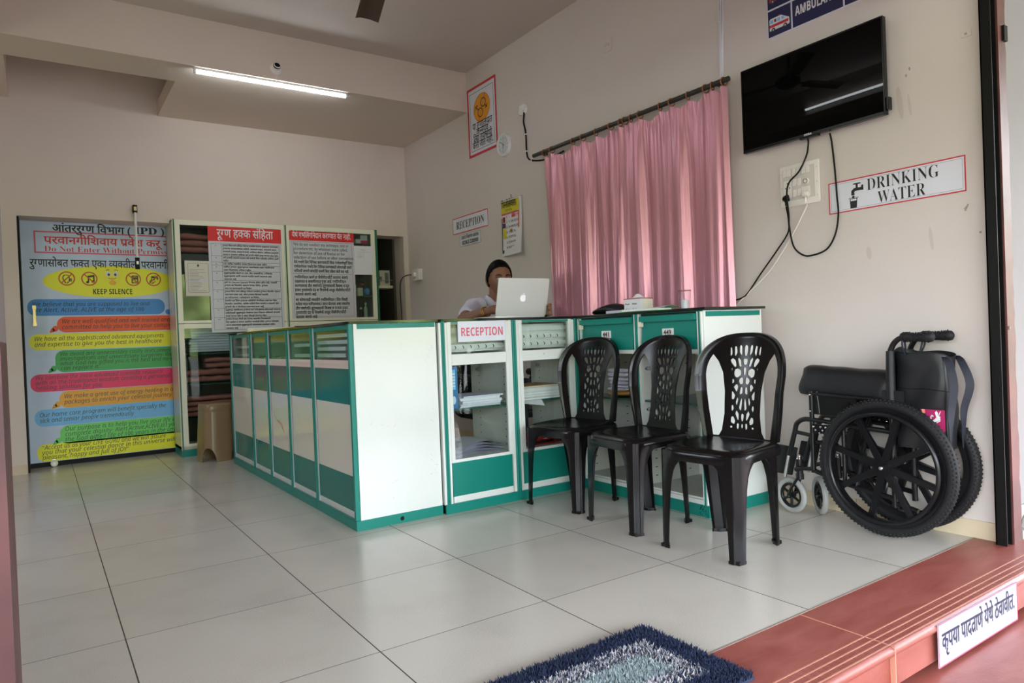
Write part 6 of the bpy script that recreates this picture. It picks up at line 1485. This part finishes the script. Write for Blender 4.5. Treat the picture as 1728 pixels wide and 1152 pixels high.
def woman():
    bx, by = 2.375, 2.03
    r = thing('person','person in a white collared shirt seated behind the open laptop','person',(bx,by,0))
    V3 = Vector
    HM = Matrix.Translation((0.001,-0.045,1.290)) @ Matrix.Scale(1.06,4) @ Matrix.Rotation(R(-14),4,'Z') @ Matrix.Rotation(R(7),4,'X')
    b = MB()
    vs = [tuple(HM @ V3(head_point(d))) for d in sph(64,48)]; b.add(vs, sph_faces(64,48), 'skin')
    for s in (-1,1):    # ears
        t = MB(); t.sphere((0,0,0),(0.007,0.019,0.031),'skin',14,10); m2 = HM @ Matrix.Translation((s*0.074,0.014,-0.014)) @ Matrix.Rotation(R(s*-18),4,'Z') @ Matrix.Rotation(R(-12),4,'X')
        b.add([tuple(m2 @ V3(p)) for p in t.v], t.f, 'skin')
        t = MB(); t.sphere((0,0,0),0.006,'skin',8,6); m2 = HM @ Matrix.Translation((s*0.074,0.008,-0.044)); b.add([tuple(m2 @ V3(p)) for p in t.v], t.f, 'skin')
    b.tube([(-0.005,-0.025,1.255),(-0.003,-0.005,1.18),(0,0.02,1.12),(0,0.02,1.06)],[0.050,0.047,0.052,0.075],20,'skin')
    # trunk, thighs, shins
    b.tube([(0,0.03,0.50),(0,0.04,0.60),(0,0.04,0.72),(0,0.03,0.86),(0,0.02,0.98),(0,0.02,1.06),(0,0.02,1.115)],[0.115,0.108,0.095,0.108,0.112,0.098,0.05],24,'skin',flat=((0,1,0),1.42))
    for s in (-1,1):
        b.tube([(s*0.085,0.03,0.52),(s*0.10,-0.18,0.53),(s*0.11,-0.36,0.52)],[0.090,0.076,0.058],16,'skin'); b.tube([(s*0.11,-0.36,0.52),(s*0.11,-0.35,0.32),(s*0.11,-0.31,0.09)],[0.056,0.052,0.034],14,'skin'); b.tube([(s*0.11,-0.30,0.045),(s*0.115,-0.38,0.035),(s*0.12,-0.47,0.024)],[0.040,0.036,0.022],12,'skin')
    # arms: her right to the keys, her left to the edge of the lid
    sh = {-1: V3((-0.178,0.01,1.095)), 1: V3((0.165,0.02,1.085))}
    el = {-1: V3((-0.360,-0.16,1.015)), 1: V3((0.175,-0.22,1.030))}
    wr = {-1: V3((-0.292,-0.385,1.066)), 1: V3((0.015,-0.545,1.043))}
    hd = {-1: V3((-0.238,-0.445,1.070)), 1: V3((-0.030,-0.605,1.050))}
    for s in (-1,1):
        b.tube([sh[s]+V3((-s*0.05,0,0.0)), sh[s], sh[s]*0.5+el[s]*0.5+V3((0,0,-0.002)), el[s]],[0.062,0.055,0.044,0.037],16,'skin')
        b.tube([el[s], el[s]*0.6+wr[s]*0.4, wr[s]],[0.037,0.035,0.024],14,'skin')
        d = (hd[s]-wr[s]).normalized(); up = V3((0,0,1)); sd = d.cross(up).normalized()
        b.tube([wr[s]-d*0.01, wr[s]*0.6+hd[s]*0.4, hd[s]],[0.024,0.030,0.030],14,'skin',flat=((0,0,1),1.35) if s < 0 else ((0,0,1),1.0))
        if s < 0:
            for q, (o, l) in enumerate(((-0.028,0.058),(-0.010,0.068),(0.009,0.064),(0.027,0.050))):
                base = hd[s]+sd*o-d*0.004; b.tube([base-d*0.012, base+d*l*0.45+V3((0,0,0.008)), base+d*l*0.8+V3((0,0,-0.010)), base+d*l*0.9+V3((0,0,-0.028))],[0.0095,0.0088,0.0078,0.0062],10,'skin')
            base = wr[s]+d*0.025-sd*0.024; b.tube([base, base+d*0.030-sd*0.018+V3((0,0,-0.006)), base+d*0.058-sd*0.020+V3((0,0,-0.016))],[0.012,0.0095,0.007],10,'skin')
        else:
            # fingers wrap the lid edge at x = 2.317, thumb inside
            ex = 2.317-bx
            for q, (dz, l) in enumerate(((0.034,0.044),(0.014,0.050),(-0.006,0.048),(-0.024,0.040))):
                k = hd[s]+V3((0.005,0.0,dz-0.004)); yl = -0.634-0.004*q
                b.tube([k+V3((0.012,0.014,0)), k+V3((0.0,-0.030,0.002)), V3((ex+0.018,yl-0.010,k.z+0.001)), V3((ex+0.004,yl-0.027,k.z-0.001)), V3((ex-0.014,yl-0.029,k.z-0.002))],[0.0095,0.0092,0.0088,0.0080,0.0062],10,'skin')
            k = hd[s]+V3((-0.004,0.004,0.030)); b.tube([k+V3((0.01,0.03,-0.02)), k+V3((-0.012,0.004,0.004)), k+V3((-0.034,-0.006,0.010))],[0.0115,0.0095,0.0072],10,'skin')
    obj('body', remesh('body', b, 0.0042, 'skin', 3), r)
    # face details
    for s in (-1,1):
        b = MB(); c = HM @ V3((s*0.031,-0.0765,0.003)); b.sphere(tuple(c),(0.0125,0.011,0.0085),'eye_white',16,12); e = obj('eye', b, r)
        b = MB(); c2 = HM @ V3((s*0.031,-0.0865,0.000)); b.sphere(tuple(c2),(0.0055,0.003,0.0055),'ink',12,8); obj('iris', b, e)
        b = MB(); b.tube([HM @ V3((s*x,y,z)) for x, y, z in ((0.012,-0.0905,0.022),(0.026,-0.0900,0.028),(0.042,-0.0815,0.026),(0.051,-0.0735,0.020))],[0.0022,0.0032,0.0028,0.0012],8,'hair'); obj('eyebrow', b, r)
        b = MB(); b.tube([HM @ V3((s*x,y,z)) for x, y, z in ((0.018,-0.0850,0.006),(0.026,-0.0880,0.011),(0.036,-0.0860,0.0105),(0.045,-0.0790,0.004))],0.0016,6,'hair'); obj('eyelash', b, r)
    b = MB(); b.tube([HM @ V3(p) for p in ((-0.021,-0.0865,-0.067),(-0.009,-0.0955,-0.0645),(0,-0.0950,-0.0660),(0.009,-0.0955,-0.0645),(0.021,-0.0865,-0.067))],[0.0015,0.0038,0.0034,0.0038,0.0015],8,'lip'); b.tube([HM @ V3(p) for p in ((-0.018,-0.0870,-0.069),(0,-0.0950,-0.0735),(0.018,-0.0870,-0.069))],[0.0015,0.0048,0.0015],8,'lip'); obj('lips', b, r)
    # hair drawn back into a knot
    b = MB(); vs = []; keep = []
    for d in sph(80,56):
        p = V3(head_point(d,0.0095)); fy = -d[1]
        line = float(np.interp(fy,[-1,-0.5,0.0,0.10,0.30,0.55,0.80,1.0],[-0.062,-0.060,-0.045,-0.020,0.030,0.064,0.082,0.085])); keep.append(p.z > line); vs.append(p*(1+0.006*math.sin(60*d[0])) if d[2] < 0.9 else p)
    fs = [f for f in sph_faces(80,56) if all(keep[i] for i in f)]
    b.add([tuple(HM @ p) for p in vs], fs, 'hair'); o = obj('hair', b, r, smooth=80)
    md = o.modifiers.new('thickness','SOLIDIFY'); md.thickness = 0.011; md.offset = -1
    b = MB(); c = HM @ V3((0,0.112,-0.028)); b.sphere(tuple(c),(0.046,0.034,0.042),'hair',20,14); obj('hair_knot', b, r)
    # shirt with short sleeves and a collar
    b = MB()
    b.tube([(0,0.03,0.56),(0,0.04,0.66),(0,0.035,0.78),(0,0.03,0.88),(0,0.02,0.99),(0,0.02,1.06),(0,0.02,1.118),(0,0.018,1.140)],[0.122,0.118,0.112,0.119,0.122,0.108,0.072,0.058],28,'shirt',flat=((0,1,0),1.42))
    for s in (-1,1):
        m1 = sh[s]*0.34+el[s]*0.66; b.tube([sh[s]+V3((-s*0.075,0,0.012)), sh[s]+V3((0,0,0.004)), sh[s]*0.55+el[s]*0.45, m1],[0.064,0.064,0.058,0.056],20,'shirt')
    obj('shirt', remesh('shirt', b, 0.006, 'shirt', 5), r)
    b = MB()
    for s in (-1,1):
        pts = [(s*0.010,-0.060,1.098),(s*0.052,-0.075,1.070),(s*0.088,-0.030,1.118),(s*0.076,0.035,1.150),(s*0.040,0.080,1.155),(0,0.088,1.156),(0,0.075,1.190),(s*0.034,0.066,1.190),(s*0.058,0.020,1.186),(s*0.052,-0.025,1.160)]
        pts = [(x, y, z) for x, y, z in pts]
        b.add(pts, [(0,1,9),(1,2,9),(2,8,9),(2,3,8),(3,7,8),(3,4,7),(4,6,7),(4,5,6)], 'shirt')
    o = obj('collar', b, r, smooth=70); md = o.modifiers.new('thickness','SOLIDIFY'); md.thickness = 0.004; md.offset = 0
    b = MB()
    d = (wr[-1]-el[-1]).normalized()
    for k, rad in ((0.0,0.0315),(0.011,0.031)):
        c = wr[-1]-d*(0.045-k); t = d.orthogonal().normalized(); q = d.cross(t)
        b.tube([c+(t*math.cos(a)+q*math.sin(a))*rad+d*0.006*math.sin(a) for a in [2*math.pi*i/32 for i in range(32)]],0.0026,8,'gold',closed=True)
    obj('bangles', b, r, smooth=60)
    b = MB()
    for s in (-1,1): b.tube([(s*0.085,0.03,0.525),(s*0.10,-0.18,0.535),(s*0.11,-0.37,0.525),(s*0.11,-0.37,0.32),(s*0.11,-0.31,0.10)],[0.100,0.086,0.068,0.062,0.050],18,'trouser')
    b.tube([(0,0.03,0.485),(0,0.03,0.62)],[0.118,0.116],24,'trouser',flat=((0,1,0),1.42)); obj('trousers', remesh('trousers', b, 0.009, 'trouser', 3), r)
woman()
def office_chair():
    r = thing('office_chair','dark office chair under the seated person behind the counter','chair',(2.40,2.06,0))
    b = MB(); b.rbox((-0.24,-0.24,0.36),(0.24,0.24,0.415),0.08,'vinyl'); obj('seat', b, r, bevel=0.015)
    b = MB(); b.grid(lambda u, v: (-0.22+0.44*u, 0.235+0.05*(v)-0.05*math.sin(math.pi*u)*0.3, 0.50+0.42*v), 10, 10, 'vinyl'); o = obj('backrest', b, r); md = o.modifiers.new('thickness','SOLIDIFY'); md.thickness = 0.04
    for s in (-1,1):
        b = MB(); b.tube(smooth_path([(s*0.24,0.10,0.385),(s*0.29,0.10,0.42),(s*0.30,0.06,0.58),(s*0.30,-0.02,0.635),(s*0.30,-0.16,0.63)],6),0.017,10,'black'); b.tube([(s*0.30,0.08,0.645),(s*0.30,-0.18,0.642)],0.024,12,'black'); obj('armrest', b, r, smooth=60)
    b = MB(); b.cyl((0,0,0.09),(0,0,0.36),0.026,None,16,'steel'); obj('column', b, r)
    for k in range(5):
        a = R(72*k+20); b = MB(); b.tube([(0,0,0.10),(0.26*math.cos(a),0.26*math.sin(a),0.072)],[0.028,0.016],10,'black'); b.torus((0.26*math.cos(a),0.26*math.sin(a),0.028),0.018,0.010,'x',20,8,'black'); obj('base_leg', b, r)
    b = MB(); b.tube([(0,0.10,0.37),(0,0.27,0.37),(0,0.285,0.55)],0.014,8,'black'); obj('back_bracket', b, r)
office_chair()

# ================================================================== lights and fan
def batten(label, loc, rotz, length):
    r = thing('tube_light', label, 'light', loc, rotz)
    b = MB(); b.rbox((-length/2,-0.013,-0.016),(length/2,0.013,0.0),0.003,'white'); obj('batten', b, r)
    b = MB(); b.tube([(-length/2+0.004,0,-0.026),(length/2-0.004,0,-0.026)],0.0125,14,'tube_glow'); obj('glowing_tube', b, r)
    b = MB()
    for s in (-1,1): b.box((s*length/2-0.008,-0.014,-0.040),(s*length/2+0.008,0.014,0.0),'white')
    obj('end_cap', b, r)
batten('glowing tube light along the lower edge of the ceiling beam', (1.335,3.318,2.862), 0, 1.10)
batten('glowing tube light on the left side beam, mirrored in the television screen', (-0.31,1.47,2.93), R(90), 1.18)
bpy.data.objects['tube_light.001'].rotation_euler = (R(-90), 0, R(90))
def lamp_holder():
    r = thing('lamp_holder','empty round lamp holder on the ceiling beam above the tube light','lamp holder',(1.338,3.29,2.942)); m = Matrix.Rotation(R(90),4,'X')
    b = MB(); b.lathe([(0.044,0),(0.043,0.008),(0.034,0.016),(0.026,0.018)],28,'switch',m); obj('base_plate', b, r)
    m2 = m @ Matrix.Rotation(R(-20),4,'X')
    b = MB(); b.lathe([(0.026,0.010),(0.026,0.045),(0.022,0.048),(0.020,0.03),(0.0,0.03)],24,'switch',m2); obj('socket', b, r)
    b = MB(); b.lathe([(0.0265,0.030),(0.0275,0.036),(0.0265,0.042)],24,'black',m2); obj('dark_ring', b, r)
    b = MB(); b.tube([(0.0,-0.012,-0.03),(0.002,-0.012,-0.06),(-0.004,-0.014,-0.085)],0.0015,6,'switch'); b.sphere((-0.004,-0.014,-0.088),0.005,'white',8,6); obj('pull_cord', b, r)
lamp_holder()
def fan():
    r = thing('ceiling_fan','dark brown ceiling fan with one blade tip in view','fan',(1.275,1.235,2.75))
    b = MB(); b.lathe([(0.0,-0.055),(0.06,-0.05),(0.10,-0.02),(0.10,0.02),(0.06,0.05),(0.0,0.055)],32,'wood_fan'); obj('motor', b, r)
    b = MB(); b.cyl((0,0,0.05),(0,0,0.43),0.011,None,12,'wood_fan'); b.lathe([(0.05,0.36),(0.02,0.43)],20,'wood_fan'); obj('down_rod', b, r); b = MB(); b.lathe([(0.02,0.38),(0.06,0.45)],20,'wood_fan'); obj('canopy', b, r)
    for k in range(3):
        m = Matrix.Rotation(R(74.6+120*k),4,'Z'); b = MB()
        b.box((0.09,-0.02,-0.004),(0.20,0.02,0.002),'wood_fan',m)
        prof = [(0.18,0.052),(0.30,0.060),(0.62,0.065)]; vs = []
        for x, hw in prof:
            for q, dz in ((-1,-0.010),(-0.25,0.004),(0.6,0.010),(1,0.004)): vs.append(tuple(m @ Vector((x, hw*q, dz))))
        vs2 = [(p[0],p[1],p[2]+0.003) for p in vs]; n = len(vs)
        fs = [(4*i+j,4*i+j+1,4*i+5+j,4*i+4+j) for i in range(2) for j in range(3)]
        rim = [0,1,2,3,7,11,10,9,8,4]
        b.add(vs+vs2, fs+[tuple(n+i for i in reversed(f)) for f in fs]+[(rim[i],rim[(i+1)%10],n+rim[(i+1)%10],n+rim[i]) for i in range(10)], 'wood_fan'); obj('blade', b, r)
fan()

# ================================================================== door mat and step sign
def door_mat():
    x0, x1, y0, y1 = 0.70, 1.292, -0.775, -0.382
    r = thing('door_mat','shaggy navy door mat with a pale blue middle at the threshold','mat',((x0+x1)/2,(y0+y1)/2,0.001), R(0.5)); w, h = (x1-x0)/2, (y1-y0)/2
    b = MB(); b.box((-w,-h,0),(w,h,0.008),'mat_navy'); obj('backing', b, r)
    rr = random.Random(12); b = MB(); vs = []; fs = []; mats = []
    mi = {m: b.mi(m) for m in ('mat_navy','mat_white','mat_pale','mat_grey')}
    N = 26000
    for _ in range(N):
        x, y = rr.uniform(-w,w), rr.uniform(-h,h); e = min(w-abs(x), h-abs(y))
        if e < 0.078: m = 'mat_navy'
        elif e < 0.142: m = rr.choice(['mat_white','mat_navy','mat_navy','mat_white','mat_grey'])
        else: m = rr.choice(['mat_pale','mat_pale','mat_pale','mat_grey'])
        a = rr.uniform(0,6.28); l = rr.uniform(0.010,0.019); lean = rr.uniform(0.002,0.014); q = rr.uniform(0.0012,0.0022); d = rr.uniform(0,6.28)
        ca, sa = math.cos(a)*q, math.sin(a)*q; dx, dy = math.cos(d)*lean, math.sin(d)*lean; n = len(vs)
        vs += [(x-ca,y-sa,0.007),(x+ca,y+sa,0.007),(x+dx*0.5+ca,y+dy*0.5+sa,0.007+l*0.6),(x+dx*0.5-ca,y+dy*0.5-sa,0.007+l*0.6),(x+dx,y+dy,0.007+l)]
        fs += [(n,n+1,n+2,n+3),(n+3,n+2,n+4)]; mats += [mi[m]]*2
    b.v = vs; b.f = fs; b.m = mats
    o = obj('pile', b, r, raw=True); o['kind'] = 'stuff'
M('mat_navy', (0.014,0.024,0.066,1), 0.9); M('mat_white', (0.62,0.58,0.60,1), 0.9); M('mat_pale', (0.36,0.44,0.44,1), 0.9); M('mat_grey', (0.20,0.25,0.30,1), 0.9)
door_mat()
def step_sign():
    b = MB(); P = Plane((1.985,-0.9005,-0.133),(1,0,0)); w, h = 0.56, 0.131; P.slab(b,0,0,w,h,0,0.002,'sign_step'); o = tag(obj('step_sign', b, smooth=None), 'white shoe-removal sign with pink edge on the riser of the red step', 'sign')
    P = Plane((1.985,-0.9025,-0.133),(1,0,0))
    child(o,'border',lambda b: P.frame(b,0,0,w,h,0.004,'pink_ink')); child(o,'sign_text',lambda b: P.text(b,'कृपया पादत्राणे येथे ठेवावीत.',0.022,0.048,0.078,'sign_ink',width=0.515,bold=0.012))
M('sign_ink', (0.01,0.01,0.05,1), 0.4); M('sign_step', (0.50,0.53,0.62,1), 0.4)
step_sign()
